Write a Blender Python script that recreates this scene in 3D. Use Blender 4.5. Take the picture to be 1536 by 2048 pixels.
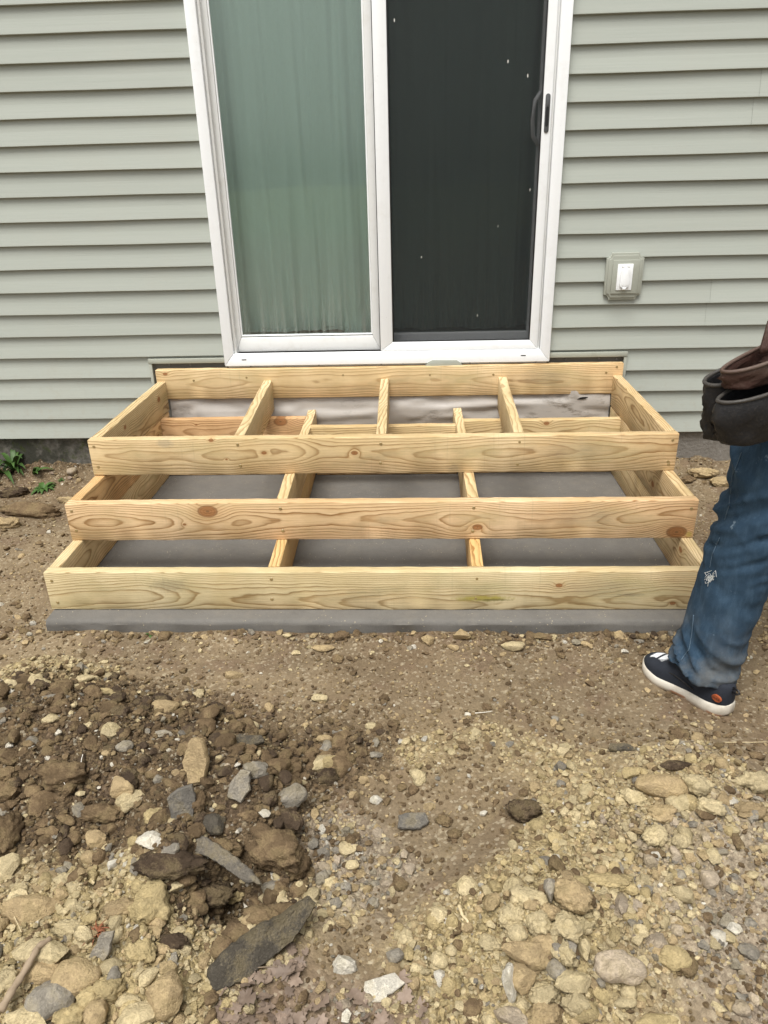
import bpy, bmesh, math, random
import numpy as np
from mathutils import Vector, Matrix, Euler

for o in list(bpy.data.objects): bpy.data.objects.remove(o)
scene = bpy.context.scene
COL = scene.collection
RAD = math.radians

# ------------------------------------------------------------------ camera
F_PX, CAM = 1502.3, np.array([0.1171, -3.4624, 1.3093])
PITCH, YAW, ROLL = 0.4308, -0.0501, -0.0271
def cam_axes():
    cp, sp, cy, sy = math.cos(PITCH), math.sin(PITCH), math.cos(YAW), math.sin(YAW)
    fw = np.array([sy*cp, cy*cp, -sp]); r0 = np.array([cy, -sy, 0]); u0 = np.cross(r0, fw)
    cr, sr = math.cos(ROLL), math.sin(ROLL)
    return cr*r0+sr*u0, -sr*r0+cr*u0, fw
CR, CU, CF = cam_axes()
cam_d = bpy.data.cameras.new('camera'); cam_o = bpy.data.objects.new('camera', cam_d); COL.objects.link(cam_o)
cam_d.sensor_fit = 'VERTICAL'; cam_d.sensor_height = 24.0; cam_d.sensor_width = 18.0
cam_d.lens = F_PX/2048*24.0; cam_d.clip_start = .05; cam_d.clip_end = 500
M = Matrix.Identity(4)
for i in range(3):
    M[i][0] = CR[i]; M[i][1] = CU[i]; M[i][2] = -CF[i]; M[i][3] = CAM[i]
cam_o.matrix_world = M
scene.camera = cam_o
scene.render.resolution_x, scene.render.resolution_y = 768, 1024

# ------------------------------------------------------------------ world and sun (overcast)
SUN_EL, SUN_AZ = RAD(67), RAD(200)       # azimuth clockwise from +Y: behind the camera, a little left
world = bpy.data.worlds.new('World'); scene.world = world; world.use_nodes = True
wn = world.node_tree; wn.nodes.clear()
sky = wn.nodes.new('ShaderNodeTexSky'); sky.sky_type = 'NISHITA'; sky.sun_disc = False
sky.sun_elevation = SUN_EL; sky.sun_rotation = SUN_AZ; sky.air_density = 1.0; sky.dust_density = 4.0; sky.ozone_density = 1.0
hs = wn.nodes.new('ShaderNodeHueSaturation'); hs.inputs['Saturation'].default_value = .04
bg = wn.nodes.new('ShaderNodeBackground'); bg.inputs['Strength'].default_value = .075
wo = wn.nodes.new('ShaderNodeOutputWorld')
wn.links.new(sky.outputs[0], hs.inputs['Color']); wn.links.new(hs.outputs[0], bg.inputs[0]); wn.links.new(bg.outputs[0], wo.inputs[0])
sd = bpy.data.lights.new('sun', 'SUN'); so = bpy.data.objects.new('sun', sd); COL.objects.link(so)
sd.energy = 1.5; sd.angle = RAD(30); sd.color = (1, .97, .92)
sv = Vector((math.sin(SUN_AZ)*math.cos(SUN_EL), math.cos(SUN_AZ)*math.cos(SUN_EL), math.sin(SUN_EL)))
so.rotation_euler = sv.to_track_quat('Z', 'Y').to_euler(); so.location = sv*20
vs = scene.view_settings
vs.view_transform = 'Standard'; vs.look = 'None'; vs.gamma = 1; vs.exposure = 1.15; vs.use_curve_mapping = False
scene.render.engine = 'CYCLES'
scene.cycles.max_bounces = 8; scene.cycles.transparent_max_bounces = 8

# ------------------------------------------------------------------ numpy noise
def _h(ix, iy, iz, s):
    n = (ix.astype(np.int64)*374761393 + iy.astype(np.int64)*668265263 + iz.astype(np.int64)*2147483647 + s*1274126177) & 0xFFFFFFFF
    n = ((n ^ (n >> 13))*1274126177) & 0xFFFFFFFF
    n = ((n ^ (n >> 16))*2246822519) & 0xFFFFFFFF
    return ((n ^ (n >> 15)) & 0xFFFFFF)/float(0xFFFFFF)
def vnoise(p, s=0):
    p = np.asarray(p, float); i = np.floor(p).astype(np.int64); f = p-i; f = f*f*f*(f*(f*6-15)+10)
    r = 0
    for a in (0, 1):
        for b in (0, 1):
            for c in (0, 1):
                w = (f[..., 0] if a else 1-f[..., 0])*(f[..., 1] if b else 1-f[..., 1])*(f[..., 2] if c else 1-f[..., 2])
                r = r + w*_h(i[..., 0]+a, i[..., 1]+b, i[..., 2]+c, s)
    return r*2-1
def fbm(p, o=4, s=0, g=.5):
    a, t = 1., 0.; p = np.asarray(p, float)
    for k in range(o):
        t = t + a*vnoise(p, s+k*17); p = p*2.03+11.3; a *= g
    return t
def p3(x, y, z=0.): return np.stack([x, y, np.zeros_like(x)+z], -1)
def bumps(x, y, cell, dens, s, rmin=.25, rmax=.5):
    """domes scattered on a cell grid: returns height (unit of cell) and an id value"""
    gx, gy = x/cell, y/cell; ix, iy = np.floor(gx).astype(np.int64), np.floor(gy).astype(np.int64)
    H = np.zeros_like(x); ID = np.zeros_like(x); z0 = np.zeros_like(ix)
    for a in (-1, 0, 1):
        for b in (-1, 0, 1):
            jx, jy = ix+a, iy+b
            px = jx+_h(jx, jy, z0, s); py = jy+_h(jx, jy, z0, s+1)
            r = rmin+(rmax-rmin)*_h(jx, jy, z0, s+2)
            on = _h(jx, jy, z0, s+3) < dens
            q = 1-((gx-px)**2+(gy-py)**2)/r**2
            h = np.where(on & (q > 0), np.sqrt(np.maximum(q, 0))*r, 0)
            m = h > H; H = np.where(m, h, H); ID = np.where(m, _h(jx, jy, z0, s+4), ID)
    return H*cell, ID

# ------------------------------------------------------------------ pixel -> place
def ray(a, b): return CF+CR*(a-768)/F_PX-CU*(b-1024)/F_PX
def on_z(a, b, z): d = ray(a, b); return CAM+d*((z-CAM[2])/d[2])
def on_y(a, b, y): d = ray(a, b); return CAM+d*((y-CAM[1])/d[1])

# ------------------------------------------------------------------ objects
def tag(o, label=None, cat=None, group=None, kind=None):
    if label: o['label'] = label
    if cat: o['category'] = cat
    if group: o['group'] = group
    if kind: o['kind'] = kind
    return o
def empty(name, loc=(0, 0, 0), **k):
    o = bpy.data.objects.new(name, None); COL.objects.link(o); o.location = loc; o.empty_display_size = .05
    return tag(o, **k)
def mesh_of(name, v, f, smooth=False):
    me = bpy.data.meshes.new(name); me.from_pydata([tuple(q) for q in v], [], [tuple(q) for q in f]); me.update()
    if smooth: me.polygons.foreach_set('use_smooth', [True]*len(me.polygons))
    return me
def link(name, me, mat=None, parent=None, loc=(0, 0, 0), rot=(0, 0, 0), scale=(1, 1, 1)):
    o = bpy.data.objects.new(name, me); COL.objects.link(o)
    o.location = loc; o.rotation_euler = rot; o.scale = scale
    if parent is not None: o.parent = parent
    if mat is not None and not me.materials: me.materials.append(mat)
    return o
def bm_mesh(name, bm, smooth=False):
    me = bpy.data.meshes.new(name); bm.to_mesh(me); bm.free()
    if smooth: me.polygons.foreach_set('use_smooth', [True]*len(me.polygons))
    return me
def prism(bm, poly, y0, y1):
    """polygon in x,z extruded along y"""
    a = [bm.verts.new((x, y0, z)) for x, z in poly]; b = [bm.verts.new((x, y1, z)) for x, z in poly]
    n = len(poly)
    bm.faces.new(a); bm.faces.new(b[::-1])
    for i in range(n): bm.faces.new((a[i], b[i], b[(i+1) % n], a[(i+1) % n]))
def rect(x0, x1, z0, z1): return [(x0, z0), (x1, z0), (x1, z1), (x0, z1)]
def finish(name, bm, bev=0, seg=2, smooth=False):
    bmesh.ops.recalc_face_normals(bm, faces=bm.faces)
    if bev: bmesh.ops.bevel(bm, geom=bm.edges[:], offset=bev, segments=seg, affect='EDGES', profile=.5)
    me = bm_mesh(name, bm)
    if smooth or bev:
        me.polygons.foreach_set('use_smooth', [True]*len(me.polygons))
        try: me.set_sharp_from_angle(angle=RAD(40))
        except Exception: pass
    return me
def box(name, x0, x1, y0, y1, z0, z1, mat, parent=None, bev=.002):
    bm = bmesh.new(); prism(bm, rect(x0, x1, z0, z1), y0, y1)
    return link(name, finish(name, bm, bev), mat, parent)
def tube(pts, rad, n=8, cap=True):
    """verts, faces of a tube along pts with a radius (or list)"""
    pts = [np.array(p, float) for p in pts]; V, Fc = [], []
    up = np.array([0.13, .21, .97])
    for i, p in enumerate(pts):
        t = pts[min(i+1, len(pts)-1)]-pts[max(i-1, 0)]; t /= np.linalg.norm(t)+1e-9
        a = np.cross(t, up); a /= np.linalg.norm(a)+1e-9; b = np.cross(t, a)
        r = rad[i] if hasattr(rad, '__len__') else rad
        for k in range(n):
            q = 2*math.pi*k/n; V.append(p+r*(math.cos(q)*a+math.sin(q)*b))
    for i in range(len(pts)-1):
        for k in range(n): Fc.append((i*n+k, i*n+(k+1) % n, (i+1)*n+(k+1) % n, (i+1)*n+k))
    if cap:
        Fc.append(tuple(range(n))[::-1]); Fc.append(tuple((len(pts)-1)*n+k for k in range(n)))
    return V, Fc

# ------------------------------------------------------------------ materials
class NB:
    def __init__(s, name):
        s.m = bpy.data.materials.new(name); s.m.use_nodes = True; s.t = s.m.node_tree; s.t.nodes.clear()
        s.out = s.t.nodes.new('ShaderNodeOutputMaterial')
    def n(s, typ, **k):
        x = s.t.nodes.new(typ)
        for a, b in k.items(): setattr(x, a, b)
        return x
    def put(s, sock, v):
        if isinstance(v, bpy.types.NodeSocket): s.t.links.new(v, sock)
        elif v is not None:
            if hasattr(sock.default_value, '__len__') and not hasattr(v, '__len__'): v = [v]*len(sock.default_value)
            if hasattr(v, '__len__') and len(v) == 3 and len(sock.default_value) == 4: v = (*v, 1)
            sock.default_value = v
    def math(s, op, a, b=None, c=None, clamp=False):
        x = s.n('ShaderNodeMath', operation=op, use_clamp=clamp); s.put(x.inputs[0], a)
        if b is not None: s.put(x.inputs[1], b)
        if c is not None: s.put(x.inputs[2], c)
        return x.outputs[0]
    def noise(s, vec, scale=5, detail=2, rough=.5, dist=0, col=False):
        x = s.n('ShaderNodeTexNoise'); s.put(x.inputs['Vector'], vec); s.put(x.inputs['Scale'], scale)
        s.put(x.inputs['Detail'], detail); s.put(x.inputs['Roughness'], rough); s.put(x.inputs['Distortion'], dist)
        return x.outputs[1 if col else 0]
    def voro(s, vec, scale=5, feature='F1', out='Distance', rnd=1):
        x = s.n('ShaderNodeTexVoronoi', feature=feature); s.put(x.inputs['Vector'], vec); s.put(x.inputs['Scale'], scale)
        s.put(x.inputs['Randomness'], rnd); return x.outputs[out]
    def comb(s, x, y, z):
        c = s.n('ShaderNodeCombineXYZ'); s.put(c.inputs[0], x); s.put(c.inputs[1], y); s.put(c.inputs[2], z); return c.outputs[0]
    def sep(s, v):
        c = s.n('ShaderNodeSeparateXYZ'); s.put(c.inputs[0], v); return c.outputs
    def vmul(s, v, k):
        x = s.n('ShaderNodeVectorMath', operation='MULTIPLY'); s.put(x.inputs[0], v); s.put(x.inputs[1], k); return x.outputs[0]
    def vadd(s, v, k):
        x = s.n('ShaderNodeVectorMath', operation='ADD'); s.put(x.inputs[0], v); s.put(x.inputs[1], k); return x.outputs[0]
    def mix(s, f, a, b, mode='MIX'):
        x = s.n('ShaderNodeMix', data_type='RGBA', blend_type=mode); s.put(x.inputs[0], f); s.put(x.inputs[6], a); s.put(x.inputs[7], b); return x.outputs[2]
    def ramp(s, f, stops, interp='LINEAR'):
        x = s.n('ShaderNodeValToRGB'); s.put(x.inputs[0], f); e = x.color_ramp; e.interpolation = interp
        while len(e.elements) < len(stops): e.elements.new(.5)
        for q, (p, c) in zip(e.elements, stops):
            q.position = p; q.color = (*c, 1) if hasattr(c, '__len__') else (c, c, c, 1)
        return x.outputs[0]
    def rng(s, v, a, b, c=0, d=1, smooth=False):
        x = s.n('ShaderNodeMapRange', interpolation_type='SMOOTHSTEP' if smooth else 'LINEAR')
        for i, q in enumerate((v, a, b, c, d)): s.put(x.inputs[i], q)
        return x.outputs[0]
    def coord(s, which='Object'): return s.n('ShaderNodeTexCoord').outputs[which]
    def bump(s, h, strength=.3, dist=.01, normal=None):
        x = s.n('ShaderNodeBump'); s.put(x.inputs['Strength'], strength); s.put(x.inputs['Distance'], dist); s.put(x.inputs['Height'], h)
        if normal is not None: s.put(x.inputs['Normal'], normal)
        return x.outputs[0]
    def bsdf(s, col, rough=.6, normal=None, spec=.5, **k):
        b = s.n('ShaderNodeBsdfPrincipled'); s.put(b.inputs['Base Color'], col); s.put(b.inputs['Roughness'], rough)
        s.put(b.inputs['Specular IOR Level'], spec)
        if normal is not None: s.put(b.inputs['Normal'], normal)
        for a, v in k.items(): s.put(b.inputs[a], v)
        return b.outputs[0]
    def done(s, sh): s.t.links.new(sh, s.out.inputs[0]); return s.m

def simple(name, col, rough=.6, bump=0, scale=60, spec=.5, var=.12, dirt=0):
    b = NB(name); v = b.coord()
    n1 = b.noise(v, scale, 3); n2 = b.noise(v, scale*.08, 3)
    c = b.mix(1, col, b.mix(n2, (1-var,)*3, (1+var,)*3), 'MULTIPLY')
    if dirt: c = b.mix(b.math('MULTIPLY', b.rng(b.noise(v, 9, 5, .65), .5, .75), dirt), c, (.16, .13, .09))
    return b.done(b.bsdf(c, rough, b.bump(n1, bump, .002) if bump else None, spec))

def m_siding():
    b = NB('vinyl_siding'); v = b.coord()
    g = b.noise(b.vmul(v, (3, 40, 260)), 1, 4, .6); g2 = b.noise(b.vmul(v, (.9, 8, 30)), 1, 3)
    oi = b.n('ShaderNodeObjectInfo').outputs['Random']
    c = b.mix(g2, (.370, .396, .352), (.408, .430, .388))
    c = b.mix(1, c, b.mix(oi, (.965, .965, .965), (1.03, 1.03, 1.03)), 'MULTIPLY')
    c = b.mix(b.rng(g, .35, .7, 0, .22), c, (.30, .33, .285))
    dust = b.rng(b.noise(v, 3.5, 5, .65), .5, .8, 0, .22)
    c = b.mix(dust, c, (.40, .39, .33))
    low = b.rng(b.sep(v)[2], .75, .12, 0, 1, True)          # splashed soil near the ground
    c = b.mix(b.math('MULTIPLY', low, b.rng(b.noise(v, 26, 6, .7), .5, .8, 0, .35)), c, (.30, .25, .18))
    return b.done(b.bsdf(c, .48, b.bump(g, .25, .0015), .4))
def m_white(name='white_vinyl', dirt=.18, base=(.90, .92, .93)):
    b = NB(name); v = b.coord()
    d = b.rng(b.noise(v, 14, 6, .7), .52, .82, 0, dirt)
    sp = b.rng(b.voro(v, 55), .05, .02); sp = b.math('MULTIPLY', sp, b.rng(b.noise(v, 5, 1), .58, .62))
    c = b.mix(d, base, (.50, .46, .38)); c = b.mix(sp, c, (.18, .15, .11))
    return b.done(b.bsdf(c, .35, None, .5))
def m_glass():
    b = NB('tinted_glass')
    fr = b.n('ShaderNodeFresnel'); fr.inputs[0].default_value = 1.5
    t = b.n('ShaderNodeBsdfTransparent'); b.put(t.inputs[0], (.89, .97, .945))
    g = b.n('ShaderNodeBsdfGlossy'); b.put(g.inputs[0], (1, 1, 1)); b.put(g.inputs['Roughness'], .015)
    v = b.coord()
    wv = b.noise(b.vmul(v, (1.2, 1, 2.2)), 1.3, 2)
    b.put(g.inputs['Normal'], b.bump(wv, .05, .01))
    x = b.n('ShaderNodeMixShader'); b.put(x.inputs[0], b.math('MULTIPLY', fr.outputs[0], 1.25, clamp=True))
    b.t.links.new(t.outputs[0], x.inputs[1]); b.t.links.new(g.outputs[0], x.inputs[2])
    # thin film of dust
    d = b.n('ShaderNodeBsdfDiffuse'); b.put(d.inputs[0], (.55, .56, .5))
    sp = b.rng(b.voro(v, 30), .045, .02); sp = b.math('MULTIPLY', sp, b.rng(b.noise(v, 4, 1), .60, .62))
    z = b.sep(v)[2]
    streak = b.math('MULTIPLY', b.rng(b.noise(b.vmul(v, (60, 1, 2.0)), 1, 4, .7), .45, .8, 0, .3), b.rng(z, .95, .60, 0, 1, True))
    y = b.n('ShaderNodeMixShader'); b.put(y.inputs[0], b.math('MAXIMUM', sp, b.math('ADD', streak, .03)))
    b.t.links.new(x.outputs[0], y.inputs[1]); b.t.links.new(d.outputs[0], y.inputs[2])
    return b.done(y.outputs[0])
def m_screen():
    b = NB('insect_screen_mesh'); v = b.coord()
    t = b.n('ShaderNodeBsdfTransparent')
    w = b.math('SINE', b.math('MULTIPLY', b.math('ADD', b.sep(v)[2], b.math('MULTIPLY', b.noise(v, 3, 2), .05)), 420))
    col = b.mix(b.rng(w, -1, 1, 0, 1), (.012, .015, .016), (.020, .024, .025))
    n = b.noise(v, 2.5, 4)
    col = b.mix(b.rng(n, .4, .7, 0, .4), col, (.026, .030, .028))
    xs = b.vmul(v, (30, 1, 11))
    sp = b.math('MULTIPLY', b.rng(b.voro(xs, .8), .085, .05), b.rng(b.noise(v, 5.3, 2), .50, .54))
    col = b.mix(sp, col, (.6, .6, .55))
    d = b.bsdf(col, .75, None, .3)
    x = b.n('ShaderNodeMixShader'); b.put(x.inputs[0], b.math('MAXIMUM', sp, .46))
    b.t.links.new(t.outputs[0], x.inputs[1]); b.t.links.new(d, x.inputs[2])
    return b.done(x.outputs[0])
def m_concrete(name, base, slab=None):
    b = NB(name); v = b.coord()
    n1 = b.noise(v, 5, 7, .72); n2 = b.noise(v, 210, 3, .75); n3 = b.noise(v, 34, 6, .75)
    c = b.mix(b.rng(n1, .35, .65), [q*.88 for q in base], [q*1.1 for q in base])
    c = b.mix(b.rng(n2, .45, .75, 0, .35), c, [q*1.45 for q in base])
    c = b.mix(b.rng(n3, .55, .8, 0, .35), c, [q*.55 for q in base])
    h = b.math('ADD', n2, b.math('MULTIPLY', n3, .8))
    if slab:
        X, Y, Z = b.sep(v)
        x0, x1, y0, y1 = slab
        inx = b.math('MULTIPLY', b.math('GREATER_THAN', X, x0), b.math('LESS_THAN', X, x1))
        iny = b.math('MULTIPLY', b.math('GREATER_THAN', Y, y0), b.math('LESS_THAN', Y, y1))
        inside = b.math('MULTIPLY', inx, iny)
        broom = b.noise(b.vmul(v, (30, 420, 1)), 1, 4, .7)
        h = b.math('ADD', b.math('MULTIPLY', h, .5), b.math('MULTIPLY', b.math('MULTIPLY', broom, inside), 1.6))
        c = b.mix(b.math('MULTIPLY', b.rng(broom, .4, .7, 0, .3), inside), c, [q*1.3 for q in base])
        dust = b.rng(b.noise(v, 9, 7, .75), .5, .72, 0, .4)
        c = b.mix(dust, c, (.22, .195, .155))
        spk = b.math('MULTIPLY', b.rng(b.voro(v, 70), .16, .08), b.rng(b.noise(v, 13, 2), .5, .58)); c = b.mix(spk, c, (.40, .34, .24))
    return b.done(b.bsdf(c, .85, b.bump(h, .55, .004), .3))
def m_foundation():
    b = NB('mossy_foundation_concrete'); v = b.coord(); X, Y, Z = b.sep(v)
    n1 = b.noise(v, 4, 6, .7); n2 = b.noise(v, 45, 5, .7); n3 = b.noise(v, 11, 5, .7)
    c = b.mix(n2, (.16, .145, .125), (.27, .25, .22))
    c = b.mix(b.rng(n3, .55, .66, 0, .55), c, (.40, .39, .36))
    side = b.rng(X, .2, -.9, 0, 1, True)
    c = b.mix(b.math('MULTIPLY', side, b.rng(n1, .36, .55, 0, .9)), c, (.035, .036, .026))
    c = b.mix(b.math('MULTIPLY', side, b.rng(b.noise(v, 17, 5, .7), .55, .68, 0, .8)), c, (.055, .07, .02))
    return b.done(b.bsdf(c, .95, b.bump(b.math('ADD', n2, n3), .7, .01), .2))
def m_plastic():
    b = NB('grey_plastic_sheet'); v = b.coord()
    n = b.noise(v, 7, 5, .65); n2 = b.noise(b.vmul(v, (9, 9, 26)), 1, 6, .75)
    c = b.mix(n, (.40, .37, .335), (.53, .50, .46))
    c = b.mix(b.math('MULTIPLY', b.rng(n2, .52, .66, 0, .85), b.rng(b.noise(v, 2.2, 2), .48, .6)), c, (.13, .105, .075))
    return b.done(b.bsdf(c, .30, b.bump(b.noise(v, 30, 4), .1, .004), .6))
def m_ground():
    b = NB('loose_soil'); v = b.coord()
    a = b.n('ShaderNodeVertexColor'); a.layer_name = 'Col'
    n1 = b.noise(v, 420, 2, .7); n2 = b.noise(v, 130, 4, .75); n3 = b.noise(v, 36, 5, .7)
    vc = b.voro(v, 150, out='Color'); vd = b.voro(v, 150)
    f = b.mix(n3, (.72, .71, .70), (1.26, 1.27, 1.28))
    c = b.mix(1, a.outputs[0], f, 'MULTIPLY')
    pv = b.sep(vc)[0]; al = a.outputs[1]
    c = b.mix(b.rng(al, 0, 1, .22, 1), c, b.mix(1, c, b.mix(pv, (.62, .60, .58), (1.36, 1.35, 1.33)), 'MULTIPLY'))
    c = b.mix(b.math('MULTIPLY', b.rng(pv, .88, .93, 0, .6), b.rng(al, 0, 1, .5, 1)), c, (.42, .37, .27))
    c = b.mix(1, c, b.mix(n1, (.8, .8, .8), (1.2, 1.2, 1.2)), 'MULTIPLY')
    hh = b.math('ADD', b.math('MULTIPLY', b.math('SUBTRACT', 1, vd), .9), b.math('ADD', n2, b.math('MULTIPLY', n1, .35)))
    return b.done(b.bsdf(c, .95, b.bump(hh, b.rng(al, 0, 1, .3, 1), .008), .15))
def m_rock(vertex=False):
    b = NB('pebble_mix' if vertex else 'rough_stone'); v = b.coord()
    if vertex:
        a = b.n('ShaderNodeVertexColor'); a.layer_name = 'Col'; base = a.outputs[0]
        g = b.n('ShaderNodeNewGeometry').outputs['Position']
        n1 = b.noise(g, 90, 4, .7); n2 = b.noise(g, 420, 3, .7); big = b.noise(g, 30, 3)
    else:
        base = b.n('ShaderNodeObjectInfo').outputs['Color']
        g = b.n('ShaderNodeNewGeometry').outputs['Position']
        n1 = b.noise(g, 60, 5, .72); n2 = b.noise(g, 300, 4, .75); big = b.noise(g, 22, 4, .6)
    c = b.mix(1, base, b.mix(n1, (.66, .655, .65), (1.33, 1.33, 1.34)), 'MULTIPLY')
    c = b.mix(1, c, b.mix(n2, (.58, .57, .55), (1.42, 1.42, 1.42)), 'MULTIPLY')
    crumbs = b.rng(b.math('ADD', big, b.math('MULTIPLY', b.math('SUBTRACT', n2, .5), .35)), .47, .62, 0, .72)
    soil = b.mix(1, b.mix(1, base, (.55, .55, .52), 'MULTIPLY'), b.mix(n2, (.11, .085, .04), (.24, .19, .10)), 'ADD')
    c = b.mix(crumbs, c, b.mix(.75, c, soil))
    vd = b.voro(g, 190); h = b.math('ADD', b.math('MULTIPLY', n1, 1.1), b.math('ADD', n2, b.math('MULTIPLY', b.math('MULTIPLY', crumbs, vd), -.55)))
    return b.done(b.bsdf(c, .95, b.bump(h, .9, .008), .12))

def m_wood(name, seed, knots=(), stains=(), tint=(1, 1, 1), D=.055, zc=0., sp=.0058, drift=.05, contrast=1., flip=1):
    """flat-sawn softwood: growth rings round a wandering pith, cut open by the board's own faces"""
    rs = random.Random(seed); b = NB(name); v = b.coord(); X, Y, Z = b.sep(v)
    s1, s2, s3 = rs.uniform(0, 50), rs.uniform(0, 50), rs.uniform(0, 50)
    nx = b.noise(b.comb(b.math('ADD', X, s1), s2, s3), 1.5, 2, .45)
    nz = b.noise(b.comb(b.math('ADD', X, s2), s3, s1), 1.1, 1.5, .45)
    Dp = b.math('MULTIPLY_ADD', b.math('SUBTRACT', nx, .5), drift*1.9, D)
    z0 = b.math('MULTIPLY_ADD', b.math('SUBTRACT', nz, .5), .09, zc)
    yy = b.math('SUBTRACT', b.math('MULTIPLY', Y, flip), Dp); zz = b.math('SUBTRACT', Z, z0)
    r = b.math('SQRT', b.math('ADD', b.math('MULTIPLY', yy, yy), b.math('MULTIPLY', zz, zz)))
    wp = b.noise(b.comb(b.math('MULTIPLY_ADD', X, 5, s3), b.math('MULTIPLY', Y, 16), b.math('MULTIPLY', Z, 16)), 1, 3, .5)
    r = b.math('MULTIPLY_ADD', b.math('SUBTRACT', wp, .5), .011, r)
    km = 0.; kd = None
    for (kx, kz, ks) in knots:
        dx = b.math('DIVIDE', b.math('SUBTRACT', X, kx), 1.55*ks); dz = b.math('DIVIDE', b.math('SUBTRACT', Z, kz), ks)
        q = b.math('ADD', b.math('MULTIPLY', dx, dx), b.math('MULTIPLY', dz, dz))
        g = b.math('POWER', 2.718, b.math('MULTIPLY', q, -.22))
        r = b.math('MULTIPLY_ADD', g, ks*1.15, r)
        d = b.math('SQRT', q); kd = d if kd is None else b.math('MINIMUM', kd, d)
    ring = b.math('FRACT', b.math('DIVIDE', r, sp))
    rid = b.noise(b.comb(b.math('MULTIPLY', r, 70), s1, s2), 1, 2)
    lo = b.ramp(ring, [(0, .25), (.08, .0), (.50, .12), (.72, .5), (.86, 1.), (.94, 1.), (1., .25)])
    lo = b.math('MULTIPLY', b.math('MULTIPLY', lo, contrast), b.rng(rid, .3, .7, .5, 1.1))
    fib = b.noise(b.comb(b.math('MULTIPLY', X, 7), b.math('MULTIPLY', Y, 420), b.math('MULTIPLY', Z, 420)), 1, 3, .6)
    blot = b.noise(v, 3.4, 4, .6); blot2 = b.noise(b.vmul(v, (4, 14, 14)), 1, 4, .6)
    T = lambda c: [c[i]*tint[i] for i in range(3)]
    early = b.mix(b.rng(blot, .3, .7), T((.56, .42, .215)), T((.76, .61, .38)))
    late = b.mix(b.rng(blot2, .35, .65), T((.25, .145, .052)), T((.36, .22, .09)))
    c = b.mix(lo, early, late)
    pinkz = b.rng(b.noise(b.vmul(v, (1.3, 5, 5)), 1, 3), .5, .72, 0, .5); c = b.mix(pinkz, c, b.mix(1, c, (1.05, .82, .68), 'MULTIPLY'))
    c = b.mix(1, c, b.mix(fib, (.82, .82, .81), (1.17, 1.17, 1.18)), 'MULTIPLY')
    c = b.mix(b.rng(blot2, .50, .70, 0, .5), c, T((.40, .34, .17)))           # greenish preservative blotches
    grey = b.rng(b.noise(b.vmul(v, (2.2, 9, 9)), 1, 5, .65), .56, .74, 0, .45)
    c = b.mix(grey, c, (.27, .235, .165))
    chat = b.noise(b.comb(b.math('MULTIPLY', X, 90), 0, b.math('MULTIPLY', Z, 3)), 1, 2)
    c = b.mix(b.math('MULTIPLY', b.rng(chat, .55, .7, 0, .16), b.rng(blot, .5, .6)), c, (.2, .17, .11))
    if kd is not None:
        kr = b.math('FRACT', b.math('MULTIPLY', kd, 3.1))
        kc = b.mix(kr, (.17, .062, .022), (.30, .125, .045))
        kc = b.mix(b.rng(kd, .25, .12), kc, (.07, .028, .014))
        c = b.mix(b.rng(kd, 1.0, .8, 0, .93), c, kc)
        rim = b.math('MULTIPLY', b.rng(kd, .78, .92), b.rng(kd, 1.12, .95)); c = b.mix(b.math('MULTIPLY', rim, .75), c, (.085, .035, .018))
        c = b.mix(b.rng(kd, 2.3, 1.0, 0, .3), c, (.42, .21, .07))
    for (sx, sz, ax, az, col, st) in stains:
        dx = b.math('DIVIDE', b.math('SUBTRACT', X, sx), ax); dz = b.math('DIVIDE', b.math('SUBTRACT', Z, sz), az)
        q = b.math('SQRT', b.math('ADD', b.math('MULTIPLY', dx, dx), b.math('MULTIPLY', dz, dz)))
        q = b.math('ADD', q, b.math('MULTIPLY', b.math('SUBTRACT', b.noise(v, 60, 4, .7), .5), 1.3))
        c = b.mix(b.math('MULTIPLY', b.rng(q, 1.1, .45), st), c, col)
    h = b.math('ADD', b.math('MULTIPLY', lo, -.5), fib)
    return b.done(b.bsdf(c, b.rng(lo, 0, 1, .68, .55), b.bump(h, .5, .002), .3))

MAT = dict(
    siding=m_siding(), white=m_white(), sash=m_white('white_vinyl_weathered', .4, (.74, .745, .73)), glass=m_glass(), screen=m_screen(),
    slab=m_concrete('broomed_concrete', (.140, .132, .119), (-1.03, .985, -1.375, -.2)), found=m_foundation(), plastic=m_plastic(),
    ground=m_ground(), rock=m_rock(), pebble=m_rock(True),
    trim=simple('sage_vinyl_trim', (.365, .38, .325), .45, dirt=.3), darkgap=simple('dark_sheathing', (.20, .19, .165), .9, .3),
    black=simple('black_plastic', (.012, .012, .013), .35), greyp=simple('grey_plastic', (.075, .078, .08), .4),
    curtain=None, room=simple('room_paint', (.30, .28, .25), .9), nail=simple('galvanised_nail', (.22, .21, .2), .4, spec=.8),
    brass=simple('coated_screw', (.30, .21, .08), .35, spec=.9),
)
def m_curtain():
    b = NB('pale_curtain_fabric'); v = b.coord()
    w = b.noise(b.vmul(v, (500, 500, 60)), 1, 2); n = b.noise(b.vmul(v, (14, 14, .8)), 1, 3)
    c = b.mix(n, (.80, .83, .80), (.90, .92, .90)); c = b.mix(1, c, b.mix(w, (.9, .9, .9), (1.08, 1.08, 1.08)), 'MULTIPLY')
    return b.done(b.bsdf(c, .9, b.bump(w, .2, .001), .1))
MAT['curtain'] = m_curtain()

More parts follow.
